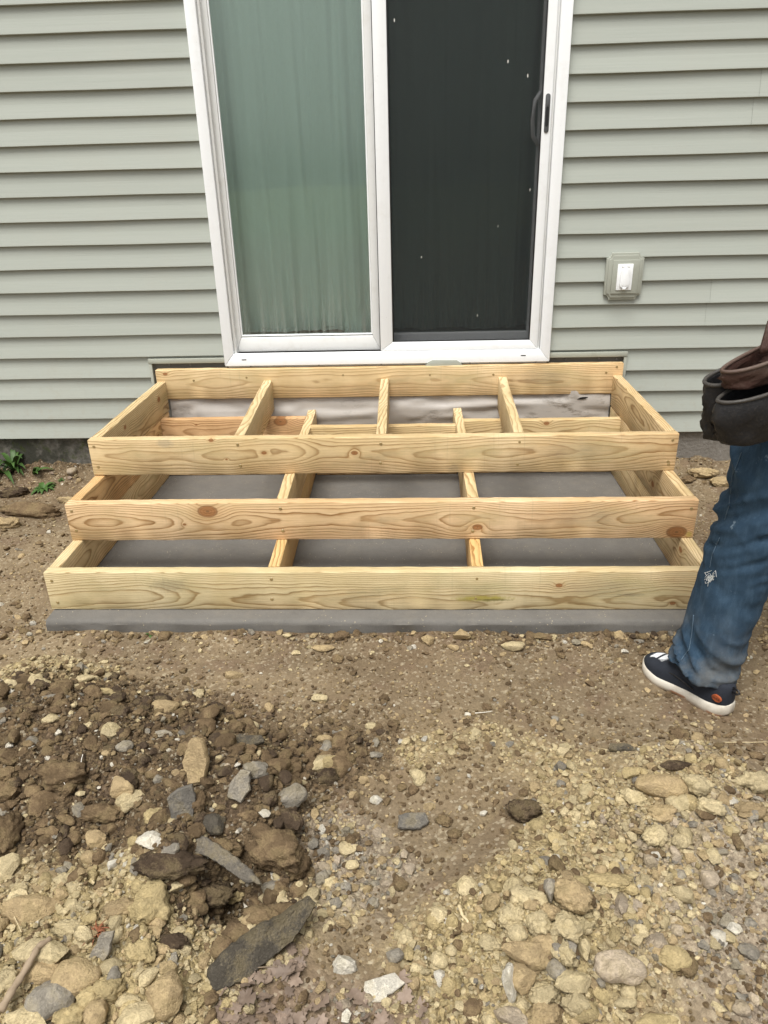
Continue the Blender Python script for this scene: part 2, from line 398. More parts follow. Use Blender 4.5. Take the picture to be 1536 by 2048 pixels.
# ================================================================== HOUSE
DXL, DXR, DZB, DZT = -.775, .718, .4853, 2.53
E_, Z0 = .0993, .1328
HX0, HX1 = -5.2, 5.2
house = empty('house', (0, 0, 0), label='house wall with sage green lap siding round a white sliding door', cat='house')
RX0, RX1, RZ = -1.130, 1.062, .508       # recess in the siding where the ledger board sits
def siding_piece(x0, x1, i, proud=0., zlo=None, zhi=None):
    zb = Z0+i*E_; zt = zb+E_+.012
    # profile from top (against the wall) to the butt edge and its return
    prof = [(zt, -.0005), (zb+E_*.55, -.0088), (zb+.007, -.0180), (zb+.002, -.0188), (zb, -.0174), (zb+.0005, -.001)]
    pts = []
    for k, (z, y) in enumerate(prof): pts.append((max(zlo, z) if zlo is not None else z, y-proud))
    if zlo is not None:
        # keep the slope where a course is cut off above its butt
        pts = [(z, np.interp(z, [zb, zt], [-.018, -.0005])-proud) if z <= zlo+1e-6 else (z, y) for z, y in pts]
    n = max(2, int((x1-x0)/.15)); V, Fc = [], []
    for k in range(n+1):
        x = x0+(x1-x0)*k/n
        wv = .0012*math.sin(x*3.1+i*2.2)+.0008*math.sin(x*9+i)
        for z, y in pts: V.append((x, y+wv*.5, z+wv*.6))
    m = len(pts)
    for k in range(n):
        for j in range(m-1): Fc.append((k*m+j, k*m+j+1, (k+1)*m+j+1, (k+1)*m+j))
    return link('siding_board', mesh_of('siding_board', V, Fc), MAT['siding'], house)
rs = random.Random(4)
NCOURSE = 29
seamR = {i: (1.62 if i % 2 else 1.60) for i in range(NCOURSE)}
for i in range(NCOURSE):
    zb = Z0+i*E_
    if zb > DZT: spans = [(HX0, HX1)]
    elif zb+E_ <= RZ: spans = [(HX0, RX0), (RX1, HX1)]
    else: spans = [(HX0, DXL+.004), (DXR-.004, HX1)]
    for (a, c) in spans:
        # lap joints between lengths of siding
        if a > 0: cut = {6: 1.405, 5: 1.398, 14: 1.475, 13: 1.462}.get(i, 2.2+.55*((i//2*7) % 5)/2)
        else: cut = {0: -1.915, 1: -2.9}.get(i, -2.35-.5*((i//2*3) % 5)/2)
        siding_piece(a, cut, i, .0); siding_piece(cut-.0, c, i, .0016 if a > 0 else .0016)
    if zb < RZ < zb+E_ and zb+E_ > RZ:      # the course that is notched round the ledger recess
        for a, c in ((RX0-.0, DXL+.004), (DXR-.004, RX1)):
            siding_piece(a, c, i, 0, zlo=RZ)
# fix: the notched course only runs full height outside the recess
for o in list(house.children):
    me = o.data; xs = [q.co.x for q in me.vertices]; zs = [q.co.z for q in me.vertices]
    if min(zs) < RZ-.02 and max(zs) > RZ+.01 and ((max(xs) > RX0+.05 and max(xs) < 0) or (min(xs) < RX1-.05 and min(xs) > 0)):
        for q in me.vertices:
            if q.co.x < 0: q.co.x = min(q.co.x, RX0)
            else: q.co.x = max(q.co.x, RX1)
# sheathing with the door opening, foundation, room behind the door
bm = bmesh.new()
for r in (rect(HX0, DXL+.03, Z0-.005, 3.0), rect(DXR-.03, HX1, Z0-.005, 3.0), rect(DXL+.03, DXR-.03, DZT-.03, 3.0), rect(DXL+.03, DXR-.03, Z0-.005, DZB+.02)):
    prism(bm, r, .002, .12)
link('wall_sheathing', finish('wall_sheathing', bm), MAT['darkgap'], house)
box('foundation_wall', HX0+.01, HX1-.01, .004, .25, -.6, Z0-.006, MAT['found'], house, 0)
bm = bmesh.new()
for x0, x1, y0, y1, z0, z1 in ((-1.6, 1.6, 2.4, 2.5, .4, 2.7), (-1.7, -1.6, .12, 2.5, .4, 2.7), (1.6, 1.7, .12, 2.5, .4, 2.7), (-1.7, 1.7, .12, 2.5, 2.7, 2.8), (-1.7, 1.7, .12, 2.5, .38, .48)):
    prism(bm, rect(x0, x1, z0, z1), y0, y1)
link('room_lining', finish('room_lining', bm), MAT['room'], house)
box('roof_eave', HX0-.2, HX1+.2, -.02, 3, 3.0, 3.2, MAT['trim'], house, 0)

# trim channel round the ledger recess
for (x0, x1, z0, z1) in ((RX0-.010, DXL+.0, RZ-.010, RZ+.012), (DXR+.001, RX1+.010, RZ-.010, RZ+.012)):
    bm = bmesh.new(); prism(bm, rect(x0, x1, z0, z1), -.026, .001); link('trim_channel', finish('trim_channel', bm, .0015), MAT['trim'], house)
for (x0, x1) in ((RX0-.010, RX0+.004), (RX1-.004, RX1+.010)):
    bm = bmesh.new(); prism(bm, rect(x0, x1, .14, RZ-.0115), -.024, .001); link('trim_channel', finish('trim_channel', bm, .0015), MAT['trim'], house)
box('nail_flange', DXL+.01, DXR-.01, -.019, .0, .40, DZB+.004, MAT['sash'], house, .001)
nail_me = None
def disc(name, r, t, n=10):
    V = [(r*math.cos(2*math.pi*k/n), 0, r*math.sin(2*math.pi*k/n)) for k in range(n)]
    V += [(.8*r*math.cos(2*math.pi*k/n), -t, .8*r*math.sin(2*math.pi*k/n)) for k in range(n)]
    return mesh_of(name, V, [(k, (k+1) % n, n+(k+1) % n, n+k) for k in range(n)]+[tuple(range(n, 2*n))[::-1]])
nail_me = disc('nail', .0055, .004)
for k, x in enumerate((-.66, -.55, -.44, -.34, -.24, -.14, -.05, .05, .12, .36, .45, .55, .66, .80, .95, 1.03, -.95, -1.05)):
    link('nail', nail_me, MAT['nail'], house, (x, -.0195 if -.77 < x < .71 else .0015, .4815+.002*(k % 3)), (0, k, 0))

# plastic sheet sagging under the ledger
nx_, nz_ = 150, 26
X, Zg = np.meshgrid(np.linspace(-1.055, 1.005, nx_), np.linspace(.08, .352, nz_), indexing='ij')
fold = fbm(p3(X*2.2, Zg*7), 3, 5)
Yg = -.034-.012*np.sin((Zg-.1)/.25*math.pi)*(1+.8*fold)-.014*np.abs(fbm(p3(X*3.1+2, Zg*9), 3, 9))-.01*np.exp(-((Zg-.26-.03*np.sin(X*2.3))/.012)**2)*(1+fold)
Yg += -.012*np.exp(-((X+.93)/.03)**2-((Zg-.24)/.06)**2)-.016*np.exp(-((X-.86+.25*(Zg-.25))/.022)**2)
Yg = np.clip(Yg, -.062, -.020)
V = np.stack([X, Yg, Zg], -1).reshape(-1, 3); idx = np.arange(nx_*nz_).reshape(nx_, nz_)
Fq = np.stack([idx[:-1, :-1], idx[1:, :-1], idx[1:, 1:], idx[:-1, 1:]], -1).reshape(-1, 4)
link('plastic_flashing', mesh_of('plastic_flashing', V.tolist(), Fq.tolist(), True), MAT['plastic'], house)
# torn hole in the sheet
hole = mesh_of('tear', [(.878+.024*math.cos(q)+.004*math.sin(3*q), -.0645, .317+.0055*math.sin(q)+.003*math.cos(q)) for q in np.linspace(0, 2*math.pi, 12, endpoint=False)], [tuple(range(12))])
link('sheet_tear', hole, MAT['black'], house)

# ------------------------------------------------------------------ sliding door
def frame4(name, x0, x1, z0, z1, w, wb, y0, y1, mat, parent, bev=.003, wr=None):
    """four mitred members"""
    wr = wr or w; bm = bmesh.new(); g = .0004
    prism(bm, [(x0, z0+g), (x0+w, z0+wb+g), (x0+w, z1-w), (x0, z1)], y0, y1)
    prism(bm, [(x1, z0+g), (x1, z1), (x1-wr, z1-w), (x1-wr, z0+wb+g)], y0, y1)
    prism(bm, [(x0, z0), (x1, z0), (x1-wr, z0+wb), (x0+w, z0+wb)], y0, y1)
    prism(bm, [(x0, z1+g), (x0+w, z1-w+g), (x1-wr, z1-w+g), (x1, z1+g)], y0, y1)
    return link(name, finish(name, bm, bev), mat, parent)
door = frame4('sliding_door', DXL, DXR, DZB, DZT, .046, .056, -.046, .004, MAT['white'], house, .004)
def sub(n, *a, **k): return frame4(n, *a, parent=door, **k)
# stepped inner jambs (tracks)
sub('jamb_step', DXL+.047, DXR-.047, DZB+.05, DZT-.047, .012, .006, -.030, .09, MAT['sash'])
# fixed sash on the left, sliding sash on the right (behind the screen)
sub('fixed_sash', DXL+.054, -.050, DZB+.056, DZT-.05, .026, .066, -.004, .035, MAT['sash'], bev=.004, wr=.036)
sub('glazing_bead', DXL+.0805, -.0865, DZB+.1265, DZT-.0765, .006, .006, .003, .03, MAT['white'], bev=.001)
sub('sliding_sash', -.045, DXR-.054, DZB+.06, DZT-.05, .045, .062, .040, .078, MAT['white'], bev=.004)
gl = box('glass_pane', DXL+.078, -.084, .012, .0165, DZB+.122, DZT-.074, MAT['glass'], door, 0)
box('glass_pane', -.002, DXR-.097, .056, .0605, DZB+.120, DZT-.093, MAT['glass'], door, 0)
# insect screen in its own frame
scr = sub('screen_frame', -.050, DXR-.058, DZB+.0575, DZT-.048, .056, .040, -.040, -.022, MAT['white'], bev=.003, wr=.036)
box('screen_mesh', .004, DXR-.092, -.030, -.0292, DZB+.096, DZT-.1, MAT['screen'], door, 0)
# dark spline groove round the screen
sub('screen_spline', .0055, DXR-.0935, DZB+.097, DZT-.103, .006, .006, -.034, -.0305, MAT['black'], bev=.001)
# black strip set in as the shade of the narrow gap between the sashes
box('gap_shade_strip', -.0525, -.0505, -.0385, .0, DZB+.06, DZT-.05, MAT['black'], door, 0)
# pull handle: stadium plate with a recess and a latch
def stadium(x, z, w, h, n=10):
    r = w/2; P = []
    for k in range(n+1): q = math.pi*k/n; P.append((x+r*math.cos(q), z+h/2-r+r*math.sin(q)))
    for k in range(n+1): q = math.pi+math.pi*k/n; P.append((x+r*math.cos(q), z-h/2+r+r*math.sin(q)))
    return P
hx, hz = .6425, 1.487
bm = bmesh.new(); prism(bm, stadium(hx, hz, .019, .140), -.043, -.039); link('pull_handle', finish('pull_handle', bm, .0008), MAT['greyp'], door)
bm = bmesh.new(); prism(bm, stadium(hx, hz-.012, .012, .07), -.0437, -.0425); link('pull_recess', finish('pull_recess', bm), MAT['black'], door)
bm = bmesh.new(); prism(bm, stadium(hx, hz+.038, .012, .03), -.0455, -.0425); link('latch', finish('latch', bm, .001), MAT['greyp'], door)
# curved handle of the sliding sash seen through the screen
V, Fc = tube([(DXR-.095-.0, .036, hz-.11), (DXR-.118, .02, hz-.08), (DXR-.124, .016, hz-.02), (DXR-.118, .02, hz+.05), (DXR-.095, .036, hz+.08)], .009, 8)
link('inner_handle', mesh_of('inner_handle', V, Fc, True), MAT['white'], door)
# weep slots and the cover plate on the sill
for x in (-.682, .598): box('weep_slot', x-.011, x+.011, -.0468, -.0455, DZB+.028, DZB+.032, MAT['black'], door, 0)
bm = bmesh.new(); prism(bm, [(.150, DZB-.012), (.326, DZB-.012), (.312, DZB+.004), (.296, DZB+.014), (.186, DZB+.016), (.168, DZB+.006)], -.050, -.0445)
link('sill_notch_plate', finish('sill_notch_plate', bm, .001), MAT['trim'], door)

# ------------------------------------------------------------------ curtain
def curtain(name, x0, x1, y, seed, label):
    n, m = 260, 70
    s = np.linspace(0, 1, n); zz = np.concatenate([np.linspace(.602, .72, 30), np.linspace(.735, 2.5, 40)])
    S, Zc = np.meshgrid(s, zz, indexing='ij'); X = x0+(x1-x0)*S
    big = fbm(p3(X*7, Zc*.25, seed), 3, seed); mid = fbm(p3(X*20, Zc*.5, seed+3.), 2, seed+5)
    hem = np.clip((.70-Zc)/.08, 0, 1)
    ruf = np.sin(X*190+3*np.sin(X*23))*.5+fbm(p3(X*60, Zc*3, 1.), 2, seed+9)
    fs = np.sin(X*24+6*big+3*np.sin(X*7)); Y = y+.05*big+.013*fs+.014*mid+.010*hem*ruf
    edge = .006*np.abs(np.sin(X*11+1.3))
    Zc = np.where(Zc < .62, Zc+edge, Zc)
    V = np.stack([X, Y, Zc], -1).reshape(-1, 3); idx = np.arange(n*m).reshape(n, m)
    Fq = np.stack([idx[:-1, :-1], idx[1:, :-1], idx[1:, 1:], idx[:-1, 1:]], -1).reshape(-1, 4)
    o = link(name, mesh_of(name, V.tolist(), Fq.tolist(), True), MAT['curtain'])
    return tag(o, label, 'curtain')
curtain('curtain', -.77, -.02, .105, 3, 'pale green grey curtain with ruffled hem behind the clear glass pane')
curtain('curtain', -.01, .70, .17, 8, 'shadowed curtain hanging behind the dark insect screen')

# ------------------------------------------------------------------ outlet cover on the siding
ob = empty('outlet_box', (1.017, -.016, .85), label='sage mounting block with white weatherproof outlet cover on siding', cat='outlet box')
def notched(w, h, c):   # rectangle with scooped corners
    P = []
    for sx, sz, a0 in ((1, 1, 0), (-1, 1, 1), (-1, -1, 2), (1, -1, 3)):
        cx, cz = sx*w/2, sz*h/2
        arc = [(cx-sx*c*math.cos(q), cz-sz*c*math.sin(q)) for q in np.linspace(0, math.pi/2, 5)]
        P += arc[::-1] if a0 in (0, 2) else arc
    return P
def op(n, poly, y0, y1, mat, par=ob, bev=.0015):
    bm = bmesh.new(); prism(bm, poly, y0, y1); return link(n, finish(n, bm, bev), mat, par)
op('mounting_flange', notched(.160, .196, .022), -.020, .004, MAT['trim'])
op('raised_lip', notched(.143, .178, .018), -.0275, -.0195, MAT['trim'], bev=.003)
op('mounting_block', rect(-.054, .058, -.071, .069), -.036, -.026, MAT['trim'], bev=.002)
pl = op('cover_plate', rect(-.0335, .0325, -.0555, .0535), -.042, -.0355, MAT['white'])
lid = op('flip_lid', stadium(-.0005, -.003, .040, .092), -.054, -.0415, MAT['white'], bev=.003)
op('lid_rib', stadium(-.0005, -.001, .026, .078), -.0575, -.0535, MAT['white'], lid, .0015)
op('hinge', rect(-.016, .015, .040, .0455), -.0535, -.0415, MAT['sash'], bev=.001)
op('lid_tab', rect(-.009, .008, -.051, -.043), -.0585, -.050, MAT['white'], lid, .001)
for sx in (-.011, .010): op('lid_slot', rect(sx-.0035, sx+.0035, -.0455, -.0435), -.0588, -.0575, MAT['black'], lid, 0)

ob.scale = (1, .7, 1)
# ================================================================== CONCRETE SLAB
SX0, SX1, SY0, SY1 = -1.092, 1.058, -1.447, -.03
bm = bmesh.new(); prof = [(SY1, -.16), (SY1, 0)]
for k in range(7):
    q = math.pi/2*k/6; prof.append((SY0+.017-.017*math.sin(q), -.017+.017*math.cos(q)))
prof += [(SY0+.002, -.16)]
NX = 90; V = []; Fc = []
for k in range(NX+1):
    x = SX0+(SX1-SX0)*k/NX
    for j, (y, z) in enumerate(prof):
        w = .0018*vnoise(np.array([[x*14, j*1.3, 2.]]))[0] if 1 < j else 0
        V.append((x, y+w, z+w*.5 if z < -.001 else z))
m = len(prof)
for k in range(NX):
    for j in range(m-1): Fc.append((k*m+j, k*m+j+1, (k+1)*m+j+1, (k+1)*m+j))
Fc += [tuple(range(m)), tuple(NX*m+j for j in range(m))[::-1]]
tag(link('concrete_slab', mesh_of('concrete_slab', V, Fc, False), MAT['slab']), 'grey concrete slab with rounded edge under the timber steps', 'slab')
for p_ in bpy.data.objects['concrete_slab'].data.polygons: p_.use_smooth = len(p_.vertices) == 4
bpy.data.objects['concrete_slab'].data.set_sharp_from_angle(angle=RAD(50))

# ================================================================== STEP FRAME
Hb, Tb = .1397, .038
XL, XR = -1.0985, 1.0455
Y1, Y2, Y3, YL = -1.3785, -1.1500, -.8850, -.060
frame = empty('step_frame', (0, -.7, 0), label='three tiered frame of new yellow pine boards against the house', cat='step frame')
fpar = Matrix.Translation((0, .7, 0))
board_n = [0]
def board(name, a, c, z0, mat, h=Hb, t=Tb, label=None, crook=.0012):
    """a board whose long axis runs from a to c (centre line, xy), standing on edge from z0"""
    a = np.array(a, float); c = np.array(c, float); L = np.linalg.norm(c-a); ang = math.atan2(c[1]-a[1], c[0]-a[0])
    board_n[0] += 1; rr = random.Random(board_n[0]*7)
    e = .0035; ns = max(3, int(L/.05))
    sec = [(-t/2+e, -h/2), (t/2-e, -h/2), (t/2-e*.3, -h/2+e*.3), (t/2, -h/2+e), (t/2, h/2-e), (t/2-e*.3, h/2-e*.3), (t/2-e, h/2), (-t/2+e, h/2), (-t/2+e*.3, h/2-e*.3), (-t/2, h/2-e), (-t/2, -h/2+e), (-t/2+e*.3, -h/2+e*.3)]
    V, Fc = [], []; m = len(sec); ph = rr.uniform(0, 6)
    for k in range(ns+1):
        x = -L/2+L*k/ns; u = k/ns
        bow = crook*math.sin(u*math.pi*1.3+ph)*min(1, 6*u, 6*(1-u))
        for j, (y, z) in enumerate(sec):
            ed = .0007*math.sin(x*37+j*1.7+ph)+.0005*math.sin(x*91+j*2.3)
            V.append((x, y+bow+(ed if abs(y) > t/2-e*.5 else 0)*.5, z+bow*.6*(1 if z > 0 else 0)+(ed if abs(z) > h/2-e*.5 else 0)))
    for k in range(ns):
        for j in range(m): Fc.append((k*m+j, k*m+(j+1) % m, (k+1)*m+(j+1) % m, (k+1)*m+j))
    Fc += [tuple(range(m))[::-1], tuple(ns*m+j for j in range(m))]
    me = mesh_of(name, V, Fc, True); me.set_sharp_from_angle(angle=RAD(28))
    bm = bmesh.new(); bm.from_mesh(me); bmesh.ops.recalc_face_normals(bm, faces=bm.faces); bm.to_mesh(me); bm.free()
    me.set_sharp_from_angle(angle=RAD(28))
    o = link(name, me, mat, frame, ((a[0]+c[0])/2, (a[1]+c[1])/2+.7, z0+h/2), (0, 0, ang))
    if label: o['label'] = label
    return o
screw_me = disc('screw', .0056, .0012, 10)
def screws(bd, pts, face=-1):
    for (x, z) in pts:
        link('screw', screw_me, MAT['brass'], bd, (x, face*(Tb/2+.0005), z))
sd_ = [100]
def wm(knots=(), stains=(), **k):
    sd_[0] += 1; return m_wood('pine_board_grain', sd_[0]*13+5, knots, stains, **k)
xc = (XL+XR)/2
def fk(px, py, y): p = on_y(px, py, y); return p
def loc(px, py, y, z0):  # pixel on a front board -> board-local x, z
    p = on_y(px, py, y); return p[0]-xc, p[2]-z0-Hb/2
# front boards
def K(lst, y, z0): return [(*loc(px, py, y, z0), s) for px, py, s in lst]
m1 = wm(K([(1118, 1171, .007), (1345, 1207, .006)], Y1, 0), [(*loc(340, 1172, Y1, 0), .07, .028, (.22, .18, .11), .5), (*loc(965, 1197, Y1, 0), .10, .012, (.36, .30, .03), .75), (*loc(990, 1200, Y1, 0), .06, .006, (.10, .09, .03), .6), (*loc(1262, 1190, Y1, 0), .05, .007, (.12, .11, .08), .35)], contrast=.92, tint=(.95, 1.0, 1.0), D=.075, zc=-.035, sp=.0048, drift=.03)
m2 = wm(K([(415, 1024, .022), (955, 1055, .011), (1353, 1065, .022), (369, 1050, .004)], Y2, Hb), [(*loc(1378, 1070, Y2, Hb), .012, .012, (.45, .36, .08), .7)], contrast=1.08, tint=(1.06, .97, .95), D=.05, zc=.0, sp=.0056, drift=.05)
m3 = wm(K([(709, 907, .008), (528, 907, .006), (422, 882, .006), (453, 920, .003)], Y3, 2*Hb), [(*loc(330, 888, Y3, 2*Hb), .035, .02, (.3, .26, .18), .45), (*loc(908, 938, Y3, 2*Hb), .03, .02, (.24, .2, .13), .4)], contrast=.88, tint=(1.0, .97, .92), D=.058, zc=.01, sp=.0056, drift=.045)
b1 = board('front_board', (XL, Y1+Tb/2), (XR, Y1+Tb/2), 0.001, m1, label='lowest front board of the step frame')
b2 = board('front_board', (XL, Y2+Tb/2), (XR, Y2+Tb/2), Hb+.0015, m2, label='middle front board with large red knots')
b3 = board('front_board', (XL, Y3+Tb/2), (XR, Y3+Tb/2), 2*Hb+.002, m3, label='top front board of the step frame')
hl = (XR-XL)/2
screws(b1, [(-hl+.022, .04), (-hl+.025, -.042), (-.355-xc, .045), (-.36-xc, -.03), (.302-xc, .045), (.3-xc, -.028), (hl-.022, .04)])
screws(b2, [(-hl+.02, .045), (-hl+.022, -.03), (-.352-xc, .05), (-.35-xc, -.035), (.304-xc, .048), (.303-xc, -.04), (hl-.02, .04)])
screws(b3, [(-hl+.02, .045), (-hl+.022, -.035), (-.542-xc, .048), (-.54-xc, -.035), (-.017-xc, .045), (-.02-xc, -.03), (.483-xc, .046), (.48-xc, -.04), (hl-.02, .048), (hl-.022, -.045), (hl-.026, -.034)])
# side boards, tier by tier
def side(x, y0, y1, z0, **k):
    return board('side_board', (x, y0+.0005), (x, y1), z0, wm(**k))
for tier, (y0, z0, yb) in enumerate(((Y1+Tb, .001, -.075), (Y2+Tb, Hb+.0015, -.075), (Y3+Tb, 2*Hb+.002, YL-.0005))):
    L = yb-y0
    side(XL+Tb/2+.0005, y0, yb, z0, knots=[[(-.02, .0, .009)], [(.33, .01, .010)], [(.27, .02, .012), (-.16, .03, .008)]][tier], tint=[(1., 1., 1.), (1.02, .86, .72), (.98, .97, .93)][tier], D=.06, sp=.0055, zc=[.0, .03, -.05][tier])
    side(XR-Tb/2-.0005, y0, yb, z0, knots=[[(-.45, .03, .010)], [(-.2, -.02, .011)], []][tier], tint=[(1, 1, 1), (1.0, .96, .92), (1.02, .97, .92)][tier], D=.045, sp=.006, zc=[.02, -.02, .01][tier], flip=-1)
# joists
def joist(x0, x1, y0, y1, z0, **k): return board('joist', (x0, y0+.0005), (x1, y1), z0, wm(**k))
for x0, x1 in ((-.542, -.577), (-.017, -.033), (.483, .507)):
    joist(x0, x1, Y3+Tb, YL-.0005, 2*Hb+.002, tint=(1.02, 1.02, 1.0), D=.05, sp=.0056, zc=-.09)
for x0, x1 in ((-.351, -.378), (.304, .301)):
    joist(x0, x1, Y2+Tb, -.075, Hb+.0015, tint=(1, .98, .94), D=.05, sp=.006, zc=-.09, knots=[(.44, .06, .006)])
for x0, x1, tn in ((-.352, -.385, (1.02, .90, .72)), (.306, .326, (1.05, .88, .66))):
    joist(x0, x1, Y1+Tb, -.075, .001, tint=tn, D=.05, sp=.0052, zc=-.085)
# rear blocking of the middle tier
for x0, x1, y, kn, tn in ((XL+Tb+.001, -.394, -.205, [(-.17, .045, .004), (.22, .055, .02)], (.98, .80, .72)), (-.352, .282, -.335, [(-.24, .01, .009)], (1, .97, .90)), (.320, XR-Tb-.001, -.272, [(.02, .055, .008)], (1, .98, .92))):
    board('rear_board', (x0, y+Tb/2), (x1, y+Tb/2), Hb+.0015, wm(knots=kn, tint=tn, D=.05, sp=.0058))
for x0, x1, y in ((XL+Tb+.001, -.398, -.19), (-.356, .296, -.2), (.334, XR-Tb-.001, -.19)):
    board('rear_board', (x0, y+Tb/2), (x1, y+Tb/2), .001, wm(tint=(1, .95, .9)))
# ledger on the wall
lg = board('ledger_board', (XL-.002, YL+Tb/2), (XR+.004, YL+Tb/2), .3355, wm(knots=[(-1.03, .052, .007)], tint=(1.04, 1.0, .95), D=.034, zc=.0, sp=.0085, drift=.035, contrast=.8), label='pine ledger board fixed to the house below the door')
screws(lg, [(-.9, .02), (-.65, .03), (-.2, .035), (.2, .03), (.49, .028), (1.0, .03), (1.045, .055)])
# ================================================================== GROUND
def axis(lo, hi, step, ext): return np.concatenate([[-e for e in ext[::-1]]+[], np.arange(lo, hi, step), ext]) if False else np.concatenate([np.array(sorted(-np.array(ext)))+lo, np.arange(lo, hi+step/2, step), np.array(ext)+hi])
EXT = [.02, .06, .15, .4, 1, 2.5, 6, 14, 30, 60]
gx = axis(-2.25, 2.0, .0058, EXT)
yy_ = [-2.95]
while yy_[-1] < .03: yy_.append(yy_[-1]+np.interp(yy_[-1], [-2.95, -1.9, 0], [.0042, .0056, .0095]))
yy_ = np.array(yy_)
gy = np.concatenate([np.array(sorted(-np.array(EXT)))-2.95, yy_, np.array([.1, .3, 1, 4, 12, 30, 60])+.03])
GX, GY = np.meshgrid(gx, gy, indexing='ij')
def blob(spec):
    """sum of soft blobs given as photo pixel, radius (m), weight, on the ground plane"""
    m = np.zeros_like(GX)
    for (a, b_, r, w) in spec:
        c = on_z(a, b_, -.05); d2 = ((GX-c[0])**2+((GY-c[1])*1.0)**2)/r**2
        m += w*np.exp(-d2)
    return m
wob = fbm(p3(GX*4, GY*4), 4, 3)
wob2 = fbm(p3(GX*13, GY*13), 4, 31)
DARK = blob([(30, 1450, .16, .9), (160, 1470, .17, 1), (280, 1480, .15, .9), (380, 1480, .13, .7), (300, 1570, .17, 1), (430, 1560, .15, 1), (540, 1530, .13, .9), (120, 1600, .17, 1), (220, 1640, .13, .8), (430, 1700, .13, 1.1), (520, 1660, .11, 1), (560, 1740, .08, .9), (380, 1760, .08, .8), (640, 1540, .12, .55), (40, 940, .22, .8), (150, 950, .14, .5), (20, 1560, .15, .8), (700, 1480, .14, .35), (1040, 1262, .2, .5), (1300, 1262, .2, .6), (700, 1262, .15, .3), (1400, 940, .1, .3)])
YEL = blob([(60, 1830, .13, .9), (150, 1920, .16, 1.1), (300, 1960, .14, 1), (230, 1830, .09, .8), (20, 1980, .17, 1), (400, 1900, .10, .8), (330, 1800, .06, .8), (560, 1830, .09, .4), (1080, 1820, .15, 1), (1140, 1950, .13, .8), (980, 1960, .13, .9), (1230, 1690, .13, .6), (880, 1930, .10, .6), (1150, 1640, .12, .32), (1380, 1580, .12, .7), (1480, 1640, .12, .5), (1300, 1740, .1, .4), (850, 1500, .10, .2), (1130, 1530, .15, .25), (60, 1370, .1, .7), (170, 1370, .08, .6), (680, 1790, .06, .5), (690, 1640, .04, .6), (1010, 1460, .1, .25)])
GREY = blob([(1440, 1700, .2, .4), (1480, 1830, .2, .5), (1430, 1980, .2, .5), (650, 1700, .08, .8), (700, 1760, .09, .8), (760, 1700, .1, .4), (690, 1990, .1, .3), (620, 1660, .05, .5), (1350, 1500, .1, .2), (100, 1420, .06, .4)])
MOUND = blob([(80, 1490, .2, .055), (240, 1540, .18, .05), (430, 1590, .15, .075), (530, 1650, .10, .05), (330, 1750, .085, .055), (450, 1800, .055, -.075), (120, 1930, .2, .03), (330, 1960, .12, .02), (1110, 1840, .16, .04), (1400, 1590, .2, .04), (1450, 1760, .2, .02), (760, 1750, .2, -.012), (1000, 1400, .3, -.008), (60, 1380, .12, .025), (560, 1900, .1, .012), (240, 1650, .1, -.02)])
# heap of loose soil pushed against the foundation
MOUND += .03*np.exp(-((GY+.05)/.16)**2)*(.6+.6*wob)*np.where((GX < -1.15) | (GX > 1.1), 1, .2)
dk = np.clip(DARK+.25*wob*(DARK > .15), 0, 1); ye = np.clip(YEL*1.1+.35*wob*(YEL > .12), 0, 1); gr = np.clip(GREY+.25*wob2*(GREY > .12), 0, 1)
ROUGH = np.clip(.10+.9*np.maximum(np.maximum(dk, ye), gr*.8), 0, 1)
near = np.exp(-np.clip(np.maximum(np.abs(GX)-2.2, np.maximum(-2.9-GY, GY-.1)), 0, None)*6)
base_z = -.052-.004*np.clip(-GY-1.45, 0, 2)+.016*np.exp(-((GY-SY0+.02)/.06)**2)
H_ = base_z+near*(1.6*MOUND+.006*wob+.0035*wob2+.003*ROUGH*fbm(p3(GX*45, GY*45), 3, 77))
h1, i1 = bumps(GX+.01*wob2, GY, .055, .25, 11); h2, i2 = bumps(GX+.004*wob2, GY+.004*wob, .026, .5, 21); h3, i3 = bumps(GX, GY, .0135, .6, 41)
lump = fbm(p3(GX*70, GY*70), 3, 91)
H_ += near*(ROUGH**1.3*(h1*.95+h2*.8*(1+.3*lump))+(.10+.9*ROUGH)*h3*.7+.0035*ROUGH*lump)
# the ground runs under the slab and stops below its top
inslab = (GX > SX0+.004) & (GX < SX1-.004) & (GY > SY0+.004)
H_ = np.where(inslab, np.minimum(H_, -.065), H_)
fr = np.exp(-((GY-SY0)/.05)**2)*((GX > SX0-.05) & (GX < SX1+.05) & ~inslab); H_ = np.where(fr > .1, np.minimum(H_, -.030+.012*wob), H_)
H_ = np.where(GY > .02, -.08, H_)
H_ = H_+(~(near > .02))*0
# colours of the soils
def mixc(c, m, col): return c*(1-m[..., None])+np.array(col)*m[..., None]
C_ = np.zeros(GX.shape+(3,))+np.array((.172, .130, .081))
C_ = mixc(C_, np.clip(.45+.7*wob, 0, 1)*.5, (.265, .20, .122)); C_ = mixc(C_, np.clip(wob2*1.2-.1, 0, 1)*.55, (.125, .084, .05)); C_ = mixc(C_, np.clip(fbm(p3(GX*1.9+7, GY*2.6), 4, 57)*1.3-.1, 0, 1)*.5, (.14, .095, .056))
C_ = mixc(C_, ye*.80, (.48, .385, .20)); C_ = mixc(C_, gr*.7, (.36, .305, .235)); C_ = mixc(C_, dk*.88, (.122, .086, .050))
C_ = mixc(C_, np.clip(blob([(520, 2010, .09, 1), (590, 1930, .05, .8), (780, 2010, .09, .7), (680, 2040, .08, .6)])+.5*wob2-.15, 0, 1)*.6, (.20, .142, .105))
C_ *= (1+.18*lump*ROUGH)[..., None]
tone = (i2-.5)*.7*(h2 > .001)*ROUGH+(i3-.5)*.8*(h3 > .0008)*(.15+.85*ROUGH)
